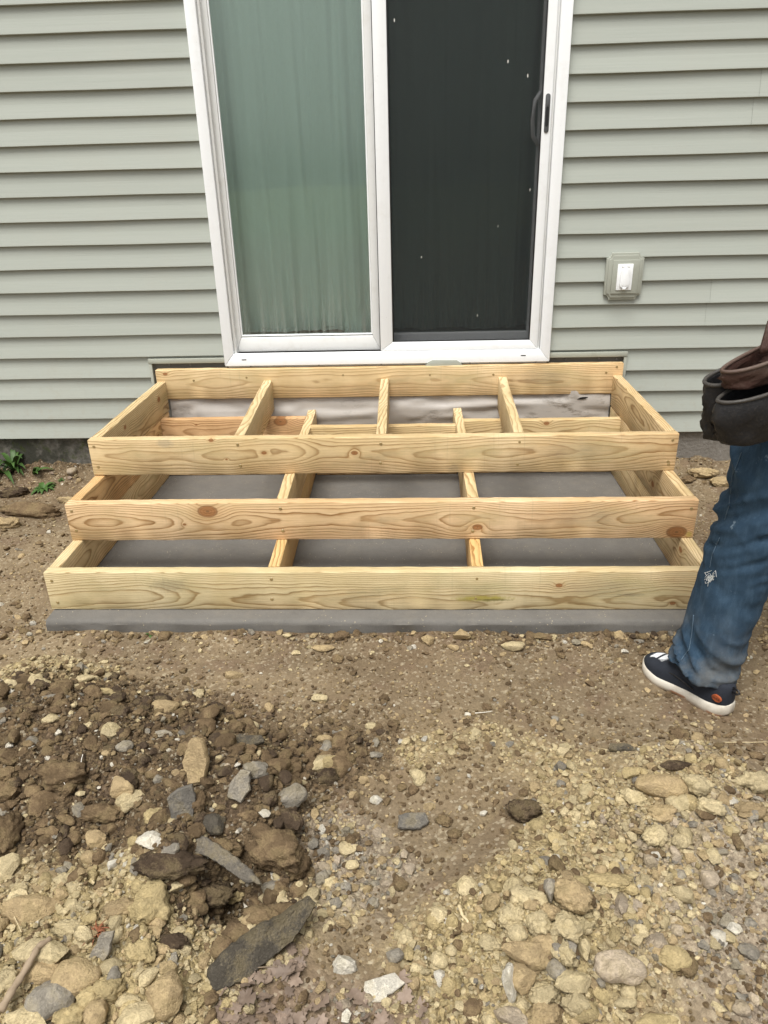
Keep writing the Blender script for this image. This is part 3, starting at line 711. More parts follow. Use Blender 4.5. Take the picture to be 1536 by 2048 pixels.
C_ *= np.clip(1+tone, .45, 1.7)[..., None]
pale = (h3 > .0015) & (i3 > .93); C_ = np.where(pale[..., None], C_*.5+np.array((.42, .36, .25))*.5, C_)
lawn = np.clip((-GY-9)/3, 0, 1)[..., None]; C_ = C_*(1-lawn)+np.array((.13, .15, .07))*lawn
C_ = np.clip(C_, .02, .8)
nxg, nyg = GX.shape; idx = np.arange(nxg*nyg).reshape(nxg, nyg)
def grid_mesh(name, X, Y, Z, col, alpha):
    V = np.stack([X, Y, Z], -1).reshape(-1, 3).astype(np.float32)
    Fq = np.stack([idx[:-1, :-1], idx[1:, :-1], idx[1:, 1:], idx[:-1, 1:]], -1).reshape(-1, 4).astype(np.int32)
    return raw_mesh(name, V, Fq, col, True, alpha)
def raw_mesh(name, V, Fq, col=None, smooth=True, alpha=None):
    me = bpy.data.meshes.new(name); nf, k = Fq.shape
    me.vertices.add(len(V)); me.vertices.foreach_set('co', np.ascontiguousarray(V, np.float32).ravel())
    me.loops.add(nf*k); me.loops.foreach_set('vertex_index', np.ascontiguousarray(Fq, np.int32).ravel())
    me.polygons.add(nf); me.polygons.foreach_set('loop_start', np.arange(0, nf*k, k, dtype=np.int32))
    me.polygons.foreach_set('loop_total', np.full(nf, k, np.int32))
    me.update(calc_edges=True)
    if smooth: me.polygons.foreach_set('use_smooth', np.ones(nf, bool))
    if col is not None:
        ca = me.color_attributes.new('Col', 'FLOAT_COLOR', 'POINT')
        ca.data.foreach_set('color', np.concatenate([col.reshape(-1, 3), (np.ones((len(V), 1)) if alpha is None else alpha.reshape(-1, 1))], 1).astype(np.float32).ravel())
    return me
tag(link('ground', grid_mesh('ground', GX, GY, H_, C_, ROUGH), MAT['ground']), kind='structure')
def sample(A, x, y):
    i = np.clip(np.searchsorted(gx, x)-1, 0, nxg-2); j = np.clip(np.searchsorted(gy, y)-1, 0, nyg-2); return A[i, j]
Hs = H_.copy()
for _ in range(3): Hs[1:-1, 1:-1] = (Hs[1:-1, 1:-1]*2+Hs[:-2, 1:-1]+Hs[2:, 1:-1]+Hs[1:-1, :-2]+Hs[1:-1, 2:])/6
def ground_px(a, b_):
    z = -.05
    for _ in range(6):
        p = on_z(a, b_, z); z = .5*z+.5*float(sample(Hs, p[0], p[1]))
    p[2] = z; return p

# ------------------------------------------------------------------ rock shapes
def ico(sub):
    bm = bmesh.new(); bmesh.ops.create_icosphere(bm, subdivisions=sub, radius=1)
    v = np.array([q.co[:] for q in bm.verts]); f = np.array([[q.index for q in p.verts] for p in bm.faces]); bm.free(); return v, f
ICO = {s: ico(s) for s in (1, 2, 3, 4)}
def rock_v(sub, seed, kind):
    v, f = ICO[sub]; v = v.copy(); r = np.random.default_rng(seed)
    if kind in ('angular', 'block', 'smooth'):
        n = {'angular': 11, 'block': 8, 'smooth': 5}[kind]
        v *= 1+.22*fbm(v*1.1+seed, 2, seed)[:, None]
        for _ in range(n):
            d = r.normal(size=3); d /= np.linalg.norm(d)
            t = r.uniform(.48, .82) if kind != 'smooth' else r.uniform(.65, .9)
            e = np.maximum(v@d-t, 0); v -= np.outer(e*(.93 if kind != 'smooth' else .6), d)
        v *= 1+(.05 if kind != 'smooth' else .025)*fbm(v*5+seed, 3, seed+1)[:, None]
    elif kind == 'clod':
        v *= 1+.25*fbm(v*1.3+seed, 2, seed)[:, None]
        rid = 1-np.abs(fbm(v*2.6+seed, 3, seed+2)); v *= 1+.20*(rid-.6)[:, None]
        v *= 1+.13*fbm(v*6+seed, 3, seed+4)[:, None]; v *= 1+.07*(np.abs(vnoise(v*11+seed, seed+6))-.3)[:, None]
    mn, mx = v.min(0), v.max(0); v = (v-(mn+mx)/2)/((mx-mn)/2)
    return v, f
COLS = dict(cream=(.55, .455, .275), white=(.64, .60, .51), tan=(.43, .325, .185), mgrey=(.17, .152, .125), grey=(.29, .262, .215), dgrey=(.098, .086, .068), slate=(.175, .162, .140), brown=(.175, .122, .070), dbrown=(.085, .060, .040), yellow=(.46, .365, .195), pink=(.43, .355, .265))
def stone(name, px, py, w, h, kind, col, label, cat='stone', group=None, seed=0, sink=.32, rz=0., sub=3):
    p = ground_px(px, py+h*.22); D = np.linalg.norm(p-CAM); s = D/F_PX
    dep = math.atan2(CAM[2]-p[2], np.linalg.norm(p[:2]-CAM[:2]))
    W = w*s*1.05; hh = h*s/(1.15*math.sin(dep)+.8*math.cos(dep)); Hh = hh*.95; Dd = hh*1.25
    v, f = rock_v(sub, seed, kind)
    c, s_ = math.cos(rz), math.sin(rz)
    v = v*np.array((W/2, Dd/2, Hh/2)); v = v@np.array([[c, s_, 0], [-s_, c, 0], [0, 0, 1]])
    me = mesh_of(name, v.tolist(), f.tolist(), True)
    if kind in ('angular', 'block'): me.set_sharp_from_angle(angle=RAD(32))
    o = link(name, me, MAT['rock'], None, (p[0], p[1], p[2]+Hh*(.5-sink)))
    cc = COLS[col]; k = .88+.24*random.Random(seed).random(); o.color = (cc[0]*k, cc[1]*k, cc[2]*k, 1)
    return tag(o, label, cat, group)
A, B, S_, Cl = 'angular', 'block', 'smooth', 'clod'
HERO = [
 # by the slab
 (311, 1263, 22, 16, A, 'tan', 'small tan stone lying against the front face of the concrete slab', 'stones along the slab'), (878, 1260, 32, 26, A, 'cream', 'pale stone propped on pebbles against the slab front', None),
 (856, 1278, 22, 26, A, 'tan', 'small tan stone lying against the front face of the concrete slab', 'stones along the slab'), (925, 1272, 34, 26, A, 'tan', 'small tan stone lying against the front face of the concrete slab', 'stones along the slab'), (905, 1295, 24, 15, A, 'tan', 'small tan stone lying against the front face of the concrete slab', 'stones along the slab'),
 (563, 1262, 20, 14, A, 'cream', 'small cream stone lying against the front face of the concrete slab', 'cream stones along the slab'), (575, 1270, 18, 16, A, 'cream', 'small cream stone lying against the front face of the concrete slab', 'cream stones along the slab'), (592, 1305, 18, 14, A, 'cream', 'small cream stone lying against the front face of the concrete slab', 'cream stones along the slab'), (680, 1270, 40, 26, Cl, 'brown', 'brown lump of soil beside the slab front', None),
 (648, 1296, 44, 20, S_, 'tan', 'long flat tan stone on the packed dirt before the slab', None), (469, 1348, 36, 19, B, 'tan', 'flat square tan chip alone on smooth dirt', None), (1025, 1293, 44, 26, B, 'cream', 'cream stone like a loaf in front of the slab', None), (1087, 1274, 38, 20, B, 'brown', 'brown flat stone against the slab front', None), (1152, 1285, 18, 16, S_, 'grey', 'small blue grey pebble before the slab', None), (1170, 1288, 18, 12, S_, 'tan', 'small tan pebble beside the blue grey pebble', None), (145, 944, 18, 18, S_, 'pink', 'round pale pebble by the mossy foundation', None),
 (60, 1018, 120, 40, Cl, 'brown', 'broad brown clod on the dirt bank by the weeds', None), (10, 1045, 60, 30, Cl, 'tan', 'tan clod at the foot of the weedy bank', None), (150, 1000, 70, 24, Cl, 'tan', 'tan lump behind the broad brown clod', None), (205, 975, 40, 18, Cl, 'tan', 'small tan lump near the side of the steps', None), (25, 985, 60, 24, Cl, 'dbrown', 'dark clod under the weeds', None), (1405, 948, 60, 26, Cl, 'tan', 'tan clod heaped against the bare foundation', None), (1440, 965, 40, 22, Cl, 'tan', 'small tan clod beside the bare foundation', None), (1375, 960, 36, 20, Cl, 'brown', 'brown clod beside the top step corner', None),
 # upper left
 (78, 1362, 48, 30, B, 'cream', 'broad cream stone at the rim of the dark soil', None), (157, 1375, 20, 16, A, 'cream', 'cream stone on the pale crest beside the dark soil', 'pale crest stones'), (170, 1357, 34, 22, A, 'cream', 'cream stone on the pale crest beside the dark soil', 'pale crest stones'), (20, 1370, 30, 18, A, 'cream', 'cream stone on the pale crest beside the dark soil', 'pale crest stones'), (205, 1385, 60, 26, Cl, 'yellow', 'yellowish crumbly lump on the crest above dark soil', None),
 (108, 1400, 56, 24, B, 'grey', 'flat lilac grey stone above the dark soil', None), (5, 1420, 40, 24, B, 'grey', 'grey stone cut by the left edge of the dark heap', None), (330, 1414, 50, 36, S_, 'tan', 'smooth beige stone resting on a smaller one', None), (325, 1436, 32, 22, S_, 'tan', 'smaller stone tucked under the smooth beige stone', None), (250, 1491, 32, 30, S_, 'grey', 'rounded light grey stone in the dark soil', None), (327, 1468, 36, 20, B, 'grey', 'dusty grey stone between the beige and the light grey stone', None), (218, 1507, 26, 14, S_, 'tan', 'small tan stone left of the light grey stone', None),
 (640, 1395, 30, 24, A, 'cream', 'angular cream stone on open dirt with pebbles round it', None), (742, 1452, 22, 20, S_, 'cream', 'round cream stone beside a yellow soil patch', None), (649, 1476, 32, 18, S_, 'tan', 'flat tan stone beside a grey one on open dirt', None), (678, 1464, 28, 18, A, 'grey', 'grey stone beside a flat tan one on open dirt', None), (660, 1524, 36, 32, A, 'yellow', 'rusty yellow angular stone right of the dark heap', None), (752, 1598, 24, 20, A, 'white', 'small white stone alone on the trampled dirt', None),
 # dark heap
 (520, 1537, 68, 54, Cl, 'brown', 'large brown clod beside the dark flat shard', None), (125, 1545, 92, 64, Cl, 'brown', 'big rounded brown clod left of the white root', None), (362, 1543, 34, 22, B, 'tan', 'flat tan chip in the dark heap near the upright slab', None), (456, 1535, 12, 20, S_, 'pink', 'small pinkish pebble standing in the dark heap', None), (246, 1572, 40, 50, B, 'tan', 'tilted tan stone touching a cream one in dark soil', None), (261, 1597, 50, 46, B, 'cream', 'flat faced cream stone touching a tilted tan one', None), (228, 1631, 36, 24, A, 'cream', 'cream stone below the flat faced cream one', None), (315, 1630, 54, 44, Cl, 'yellow', 'yellow crumbly clod beside the blue grey shard', None), (302, 1682, 46, 40, A, 'white', 'white angular stone at the head of the long curved shard', None), (430, 1640, 38, 52, B, 'dgrey', 'grey brown wedge stone in the middle of the dark heap', None), (580, 1585, 62, 54, S_, 'grey', 'dusty grey boulder on the right slope of the dark heap', None), (345, 1722, 134, 66, Cl, 'dbrown', 'large dark overhanging clod below the white angular stone', None), (420, 1780, 90, 60, Cl, 'dbrown', 'dark clod in the hollow beneath the long curved shard', None), (310, 1805, 80, 90, Cl, 'yellow', 'tall yellowish lump below the dark overhanging clod', None), (590, 1720, 60, 70, Cl, 'brown', 'brown clod at the foot of the broad soil slab', None), (190, 1680, 42, 36, B, 'tan', 'tan stone half buried in dark crumbs', None), (14, 1660, 50, 96, Cl, 'brown', 'large brown clod cut by the edge of the dark soil', None), (448, 1690, 70, 46, Cl, 'brown', 'crusted brown clod lying over the long curved shard', None), (350, 1880, 56, 36, Cl, 'dbrown', 'dark reddish clod beside the yellow gravel', None), (430, 1842, 30, 24, Cl, 'dbrown', 'small black clod above the large dark slab', None), (470, 1785, 34, 40, Cl, 'yellow', 'knobbly yellow lump at the mouth of the hollow', None), (200, 1620, 80, 44, Cl, 'brown', 'brown crumbly mound behind the cream stones', None), (400, 1600, 28, 60, Cl, 'brown', 'brown clod leaning on the blue grey shard', None),
 # lower left
 (62, 1815, 94, 58, B, 'tan', 'large olive tan rock with a sharp ridge', None), (145, 1853, 64, 38, Cl, 'cream', 'knobbly cream stone beside the red tuft', None), (80, 1902, 90, 44, B, 'cream', 'flat cream slab stacked over tan stones', None), (90, 1935, 70, 44, B, 'tan', 'tan stone under the flat cream slab', None), (157, 1948, 74, 72, S_, 'tan', 'big rounded tan boulder behind the light grey stone', None), (107, 1992, 72, 72, S_, 'grey', 'smooth light grey stone beside the weathered stick', None), (330, 1984, 62, 80, B, 'tan', 'tall square tan stone at the edge of the leaves', None), (285, 1900, 58, 52, Cl, 'yellow', 'yellow crumbly clod below the tan round pebble', None), (308, 1864, 30, 24, S_, 'tan', 'rounded tan pebble above a yellow clod', None), (217, 1970, 58, 54, Cl, 'yellow', 'yellow clod between the boulder and the square stone', None), (258, 1999, 40, 26, S_, 'cream', 'egg shaped cream stone left of the square stone', None), (195, 2018, 40, 62, S_, 'tan', 'upright tan stone below the big rounded boulder', None), (277, 2028, 62, 50, A, 'cream', 'cream stone at the foot of the egg shaped one', None), (140, 2030, 54, 60, Cl, 'yellow', 'yellow clod under the smooth light grey stone', None), (60, 2035, 70, 44, A, 'cream', 'cream rock beneath the weathered stick', None), (15, 1960, 40, 60, Cl, 'cream', 'cream lump left of the weathered stick', None), (240, 1815, 64, 52, Cl, 'tan', 'tan clod left of the tall yellowish lump', None), (180, 1990, 36, 50, Cl, 'yellow', 'small yellow clod beside the smooth light grey stone', None), (15, 1735, 40, 44, A, 'cream', 'cream rock below the brown clod at the heap edge', None), (98, 1755, 34, 24, S_, 'tan', 'oval brownish stone above the ridged rock', None), (130, 1760, 40, 34, Cl, 'cream', 'pale crumbly stone beside an oval brownish one', None), (227, 1952, 26, 40, S_, 'grey', 'narrow grey stone in yellow gravel', None),
 (690, 1925, 40, 42, A, 'white', 'white angular stone alone near the fallen leaves', None), (790, 1910, 32, 30, B, 'grey', 'grey flat topped stone right of the white one', None), (798, 1853, 20, 20, S_, 'yellow', 'small round ochre pebble on the bare dirt', None), (455, 2006, 24, 30, Cl, 'yellow', 'yellow lump among the fallen leaves', None),
 # centre and right
 (888, 1638, 34, 30, Cl, 'brown', 'brown clod touching the flat slate piece', None), (1047, 1618, 66, 58, Cl, 'dbrown', 'round dark brown clod alone on pale dirt', None), (1122, 1531, 20, 26, B, 'slate', 'small blue grey chip standing upright in gravel', None), (1125, 1506, 24, 22, A, 'cream', 'cream stone behind the small blue grey chip', None), (1265, 1545, 38, 26, A, 'yellow', 'yellow stone left of the half buried boulder', None), (1350, 1533, 54, 24, B, 'dbrown', 'dark brown flat rock behind the half buried boulder', None), (1325, 1572, 94, 52, S_, 'tan', 'large half buried tan boulder in the gravel bank', None), (1395, 1572, 56, 50, Cl, 'cream', 'crumbly cream clod right of the half buried boulder', None), (1505, 1565, 66, 50, Cl, 'cream', 'pale clod on the gravel bank behind the worker', None), (1265, 1592, 50, 40, Cl, 'cream', 'cream clod in front of the half buried boulder', None), (1320, 1628, 54, 44, Cl, 'tan', 'brown cracked clod below the half buried boulder', None), (1420, 1615, 50, 40, Cl, 'cream', 'pale clod on the gravel bank in a loose row', None), (1500, 1620, 54, 40, Cl, 'tan', 'tan clod beside pale lumps on the gravel bank', None), (1362, 1608, 40, 30, A, 'cream', 'cream stone wedged between clods on the gravel bank', None), (1310, 1672, 50, 42, Cl, 'cream', 'cream lump above the yellow flat clod', None), (1360, 1682, 40, 34, Cl, 'cream', 'rough cream lump right of a similar larger lump', None),
 (1218, 1762, 84, 36, Cl, 'yellow', 'wide flat yellow clod with a crumbling front edge', None), (1143, 1793, 72, 64, Cl, 'tan', 'tan rough rock at the top of the stone cluster', None), (1053, 1793, 62, 54, Cl, 'cream', 'cream rock left of the grey upright stone', None), (1025, 1835, 54, 54, Cl, 'cream', 'cream lump at the outer side of the stone cluster', None), (1130, 1857, 58, 66, Cl, 'cream', 'pear shaped cream lump in the stone cluster', None), (1078, 1848, 44, 60, Cl, 'cream', 'narrow cream lump in the heart of the stone cluster', None), (1100, 1822, 40, 36, Cl, 'tan', 'tan lump below the grey upright stone', None), (1098, 1780, 20, 48, B, 'grey', 'narrow grey stone standing upright in the cluster', None), (1056, 1910, 84, 56, B, 'tan', 'heavy tan rock at the base of the stone cluster', None), (1093, 1892, 54, 40, S_, 'tan', 'smooth tan stone lying on the heavy tan rock', None), (1017, 1963, 24, 68, B, 'white', 'white upright prism of stone', None), (1043, 1954, 44, 54, B, 'tan', 'tan stone leaning on the white upright prism', None), (1111, 1940, 30, 40, S_, 'grey', 'smooth grey stone between the larger rocks', None), (1145, 1962, 60, 44, B, 'cream', 'cream stone with a flat tilted face', None), (1238, 1935, 80, 60, S_, 'pink', 'big pinkish tan boulder standing clear of the cluster', None), (1345, 1918, 52, 40, A, 'yellow', 'yellowish rock right of the pinkish boulder', None), (1166, 1900, 20, 42, B, 'cream', 'slim cream stone standing beside pebbles', None), (1133, 1905, 30, 50, Cl, 'cream', 'rough cream lump beside the slim cream stone', None), (1250, 2006, 36, 22, S_, 'cream', 'cream oval stone below the pinkish boulder', None), (1256, 1985, 26, 28, S_, 'cream', 'round cream stone below the pinkish boulder', None), (1022, 2035, 56, 36, B, 'pink', 'pale pink block below the white prism', None), (1085, 2030, 60, 50, Cl, 'tan', 'brown tan clod right of the pale pink block', None), (1310, 2042, 66, 30, A, 'yellow', 'yellow rock at the near edge of the gravel', None), (1085, 1985, 50, 50, Cl, 'cream', 'knobbly cream lump above the brown tan clod', None), (1150, 2005, 50, 44, Cl, 'cream', 'cream crumbly lump below the flat faced stone', None), (1222, 1945, 20, 20, S_, 'cream', 'small pebble touching the pinkish boulder', None), (1468, 1858, 24, 24, A, 'white', 'white pebble alone in grey gravel', None), (1418, 1760, 28, 36, B, 'pink', 'pale pink stone among grey gravel', None), (1480, 2015, 28, 28, S_, 'pink', 'round pinkish pebble in grey gravel', None), (1150, 1850, 70, 40, Cl, 'cream', 'loose cream lump right of the pear shaped one', None), (1035, 1868, 34, 34, S_, 'cream', 'round cream stone under the outer lump', None), (980, 1885, 44, 34, Cl, 'cream', 'cream clod spilling from the stone cluster', None),
]
for k, (px, py, w, h, kd, cl, lb, grp) in enumerate(HERO):
    nm = 'soil_clod' if kd == Cl else 'stone'
    stone(nm, px, py, w, h, kd, cl, lb, 'clod' if nm == 'soil_clod' else 'stone', grp, 500+k*7, rz=random.Random(k).uniform(-.5, .5) if abs(w-h) < 14 else random.Random(k).uniform(-.15, .15), sub=4 if (w*h > 1500 or kd == Cl) else 3, sink=(.22 if kd != Cl else .30) if px < 900 else (.08 if kd != Cl else .14))

# ------------------------------------------------------------------ flat shards: irregular plates with real thickness
def plate(name, outline, thick, seed, col, label, loc, rot, cat='shard', dirt=True):
    r = np.random.default_rng(seed); P = np.array(outline, float); n0 = len(P)
    # densify and roughen the outline
    Q = []
    for i in range(n0):
        a, b_ = P[i], P[(i+1) % n0]; m_ = max(2, int(np.linalg.norm(b_-a)/.008))
        for k in range(m_): Q.append(a+(b_-a)*k/m_)
    Q = np.array(Q); nrm = r.normal(size=Q.shape)*.0012; Q = Q+nrm
    c = Q.mean(0); V = []; Fc = []; n = len(Q); rings = [1, .93, .75, .5, .25]
    for side, z in ((0, thick/2), (1, -thick/2)):
        for t in rings:
            for q in Q:
                w = c+(q-c)*t; zz = z*(.55 if t == 1 else 1)+.0022*float(fbm(np.array([[w[0]*38, w[1]*38, seed+side*9.]]), 3, seed)[0])
                V.append((w[0], w[1], zz))
        V.append((c[0], c[1], z))
    R_ = len(rings); off = R_*n+1
    for side in (0, 1):
        o = side*off
        for k in range(R_-1):
            for i in range(n):
                f = (o+k*n+i, o+k*n+(i+1) % n, o+(k+1)*n+(i+1) % n, o+(k+1)*n+i); Fc.append(f if side == 0 else f[::-1])
        for i in range(n):
            f = (o+(R_-1)*n+i, o+(R_-1)*n+(i+1) % n, o+R_*n); Fc.append(f if side == 0 else f[::-1])
    for i in range(n): Fc.append((off+i, off+(i+1) % n, (i+1) % n, i))
    me = mesh_of(name, V, Fc, True); me.set_sharp_from_angle(angle=RAD(38))
    o = link(name, me, MAT['rock'], None, loc, rot); o.color = (*COLS[col], 1)
    return tag(o, label, cat)
def gp(px, py, dz=0): q = ground_px(px, py); return (q[0], q[1], q[2]+dz)
# the big dark slab in front
p = ground_px(520, 1905)
plate('slate_slab', [(-.105, -.024), (-.06, -.040), (0, -.036), (.05, -.034), (.10, -.016), (.125, .0), (.118, .016), (.06, .018), (0, .026), (-.06, .022), (-.10, .008)], .028, 3, 'dgrey', 'large dark slab with soil crusted along its upper edge', (p[0], p[1], p[2]+.030), (RAD(48), RAD(-4), RAD(39)))
# soil crust along its back
for k, (px, py, w, h) in enumerate(((450, 1895, 46, 50), (482, 1866, 60, 54), (522, 1838, 66, 48), (570, 1820, 60, 34))):
    stone('soil_clod', px, py, w, h, Cl, 'brown', 'brown soil crust clinging to the back of the large dark slab', 'clod', 'soil crust on the slab', 900+k, .1)
plate('slate_shard', [(-.022, -.045), (.020, -.042), (.030, .01), (.024, .042), (-.008, .036), (-.030, .015)], .012, 5, 'slate', 'blue grey slate shard standing upright in the dark heap', gp(368, 1628, .028), (RAD(66), RAD(4), RAD(12)))
plate('slate_shard', [(-.02, -.034), (.015, -.036), (.024, -.005), (.012, .034), (-.012, .03), (-.022, .0)], .014, 6, 'grey', 'grey violet shard tilted among brown crumbs', gp(483, 1582, .018), (RAD(50), RAD(12), RAD(-15)))
plate('slate_shard', [(-.068, -.014), (-.02, -.018), (.04, -.014), (.07, -.004), (.06, .012), (0, .016), (-.05, .012)], .014, 7, 'dgrey', 'long dark flat shard at the top of the heap', gp(475, 1496, .014), (RAD(24), 0, RAD(4)))
plate('slate_shard', [(-.018, -.05), (.016, -.048), (.03, -.005), (.02, .045), (-.01, .052), (-.03, .0)], .022, 8, 'tan', 'brown upright slab of stone in the dark heap', gp(397, 1545, .035), (RAD(60), RAD(-6), RAD(-4)))
plate('slate_shard', [(-.15, .006), (-.10, -.010), (-.04, -.014), (.03, -.010), (.10, -.012), (.135, 0), (.10, .013), (.03, .018), (-.04, .018), (-.10, .018)], .016, 9, 'mgrey', 'long curved grey shard crossing the dark heap', gp(432, 1738, .045), (RAD(28), RAD(2), RAD(-31)))
stone('soil_clod', 548, 1690, 130, 96, Cl, 'brown', 'broad brown slab of soil tilted on the heap', 'clod', None, 977, .2, -.65, 4)
plate('slate_shard', [(-.038, -.018), (.012, -.022), (.036, -.008), (.03, .016), (-.01, .018), (-.034, .012)], .011, 11, 'slate', 'flat slate piece lying on bare trampled dirt', gp(827, 1648, .012), (RAD(16), RAD(4), RAD(8)))
plate('slate_shard', [(-.036, -.010), (.03, -.012), (.038, .0), (.01, .012), (-.03, .011)], .009, 12, 'dgrey', 'small dark flat shard behind the gravel', gp(1245, 1499, .006), (RAD(8), 0, RAD(-4)))
plate('slate_shard', [(-.012, -.034), (.014, -.03), (.02, .0), (.006, .036), (-.012, .02)], .012, 13, 'grey', 'flat shard tilted beside the red tuft', gp(207, 1912, .022), (RAD(50), RAD(20), RAD(-18)))
plate('slate_shard', [(-.042, -.012), (.0, -.02), (.044, -.01), (.034, .016), (-.02, .02)], .006, 14, 'white', 'thin pinkish white chip lying by the leaves', gp(760, 1985, .010), (RAD(14), RAD(-8), RAD(22)))

# ------------------------------------------------------------------ scattered stones: the largest as things, the rest as gravel
rg = np.random.default_rng(12)
def in_view(x, y):
    d = np.stack([x, y, np.full_like(x, -.04)], -1)-CAM; z = d@CF
    u = 768+F_PX*(d@CR)/z; v = 1024-F_PX*(d@CU)/z
    return (u > -160) & (u < 1700) & (v > 880) & (v < 2260), u, v, z
def scatter(n, rmin, rmax, pw, dens_fn):
    out = []
    while sum(len(o) for o in out) < n:
        x = rg.uniform(-2.1, 1.9, 60000); y = rg.uniform(-2.85, -.02, 60000)
        ok, u, v, z = in_view(x, y)
        ok &= ~((x > SX0-.01) & (x < SX1+.01) & (y > SY0-.008))
        ok &= rg.uniform(0, 1, len(x)) < dens_fn(x, y)*np.clip((2.9/z)**2/2.4, .12, 1)
        r = rmin*(1-rg.uniform(0, 1, len(x)))**(-1/pw); ok &= r < rmax
        out.append(np.stack([x[ok], y[ok], r[ok]], -1))
    return np.concatenate(out)[:n]
def dens(x, y):
    d, yv, g = sample(dk, x, y), sample(ye, x, y), sample(gr, x, y)
    near_slab = np.exp(-((y-SY0+.03)/.05)**2)*(np.abs(x) < 1.3)
    edge = np.where((np.abs(x) > 1.12) & (y > -1.4), .22, 0)
    return np.clip(.022+.40*d+.50*yv+.36*g+.30*near_slab+edge*.3, 0, 1)
def pick_cols(x, y, n):
    d, yv, g = sample(dk, x, y), sample(ye, x, y), sample(gr, x, y)
    t = rg.uniform(0, 1, n); c = np.zeros((n, 3)); names = []
    pal = {k: np.array(v) for k, v in COLS.items()}
    for i in range(n):
        if t[i] < .06: k = 'cream' if rg.random() < .75 else 'white'
        elif t[i] < .09: k = 'grey'
        elif d[i] > .35 and rg.random() < d[i]*1.05: k = 'brown' if rg.random() < .75 else 'dbrown'
        elif g[i] > .3 and rg.random() < .55: k = ('grey', 'pink', 'cream', 'tan')[rg.integers(4)]
        elif yv[i] > .2 and rg.random() < .85: k = ('cream', 'yellow', 'cream', 'tan')[rg.integers(4)]
        else: k = ('tan', 'brown', 'brown', 'brown')[rg.integers(4)]
        names.append(k); c[i] = pal[k]*rg.uniform(.78, 1.18)
    return c, names
# individual mid-size stones and clods
PROTO = {}
for k in range(10): PROTO['a', k] = rock_v(2, 60+k, (A, B, S_)[k % 3])
for k in range(8): PROTO['c', k] = rock_v(3, 90+k, Cl)
PM = {}
for key, (v, f) in PROTO.items():
    me = mesh_of('stone' if key[0] == 'a' else 'soil_clod', v.tolist(), f.tolist(), True)
    if key[0] == 'a': me.set_sharp_from_angle(angle=RAD(35))
    me.materials.append(MAT['rock']); PM[key] = me
S = scatter(300-len(HERO)+30, .0095, .021, 2.2, dens); cols, nms = pick_cols(S[:, 0], S[:, 1], len(S))
ZONE = [((-.62, -2.45), 'in the yellow gravel below the dark heap'), ((-.55, -2.05), 'in the heap of dark moist soil'), ((.42, -2.4), 'in the gravel round the stone cluster'), ((.85, -2.2), 'on the pale gravel bank by the worker'), ((0., -1.8), 'on the trampled dirt before the slab'), ((-1.4, -1.2), 'on the dirt beside the step frame')]
zn = np.array([z[0] for z in ZONE])
CW = dict(cream='cream', white='white', tan='tan', grey='grey', dgrey='grey', slate='grey', brown='brown', dbrown='dark brown', yellow='ochre', pink='pinkish')
for i, (x, y, r) in enumerate(S):
    clod = nms[i] in ('brown', 'dbrown') or (nms[i] in ('yellow', 'cream') and rg.random() < .55)
    if clod: r *= 1.15
    key = ('c', int(rg.integers(8))) if clod else ('a', int(rg.integers(10)))
    z = float(sample(Hs, x, y)); sx, sy, sz = r*rg.uniform(.85, 1.35), r*rg.uniform(.8, 1.15), r*rg.uniform(.55, .85)
    o = link('soil_clod' if clod else 'stone', PM[key], None, None, (x, y, z+sz*.35), (rg.uniform(-.3, .3), rg.uniform(-.3, .3), rg.uniform(0, 6.3)), (sx, sy, sz))
    o.color = (*np.clip(cols[i], .02, .8), 1)
    zz_ = ZONE[int(np.argmin(((zn-np.array((x, y)))**2).sum(1)))][1]
    tag(o, 'small %s %s %s' % (CW[nms[i]], 'crumb' if clod else 'pebble', zz_), 'clod' if clod else 'stone', '%s %s' % (CW[nms[i]]+(' crumbs' if clod else ' pebbles'), zz_))
def gravel(name, n, rmin, rmax, pw, sub, label, dfn, lift=.3):
    Q = scatter(n, rmin, rmax, pw, dfn); c, nn = pick_cols(Q[:, 0], Q[:, 1], n)
    protos = [rock_v(sub, 200+k, (A, Cl, Cl, Cl, B)[k % 5]) for k in range(15)]
    Vs, Fs, Cs = [], [], []; off = 0
    for i, (x, y, r) in enumerate(Q):
        v, f = protos[rg.integers(15)]
        a, b_ = rg.uniform(0, 6.28), rg.uniform(-.6, .6); ca, sa, cb, sb = math.cos(a), math.sin(a), math.cos(b_), math.sin(b_)
        w = v*np.array((r*rg.uniform(.8, 1.4), r*rg.uniform(.7, 1.1), r*rg.uniform(.5, .9)))
        w = w@np.array([[1, 0, 0], [0, cb, sb], [0, -sb, cb]])@np.array([[ca, sa, 0], [-sa, ca, 0], [0, 0, 1]])
        w = w+np.array((x, y, float(sample(H_, x, y))+r*lift))
        Vs.append(w); Fs.append(f+off); Cs.append(np.repeat(c[i][None], len(w), 0)); off += len(w)
    me = raw_mesh(name, np.concatenate(Vs), np.concatenate(Fs), np.clip(np.concatenate(Cs), .02, .8))
    me.set_sharp_from_angle(angle=RAD(45))
    return tag(link(name, me, MAT['pebble']), label, 'gravel', kind='stuff')
gravel('heap_clods', 95, .017, .034, 2.6, 3, 'moist brown clods lumped together in the dark heap', lambda x, y: np.clip(sample(dk, x, y)-.45, 0, 1)*(y < -1.5), .25)
gravel('crumb_clods', 330, .0115, .021, 2.4, 2, 'pale crumbly clods piled in the gravel patches', lambda x, y: np.clip(dens(x, y)-.28, 0, 1))
gravel('gravel', 7500, .0050, .013, 2.6, 1, 'loose gravel and soil crumbs spread over the yard', dens)
gravel('grit', 22000, .0024, .0060, 2.4, 1, 'fine grit and crumbs over the bare soil', lambda x, y: np.clip(.13+dens(x, y), 0, 1))
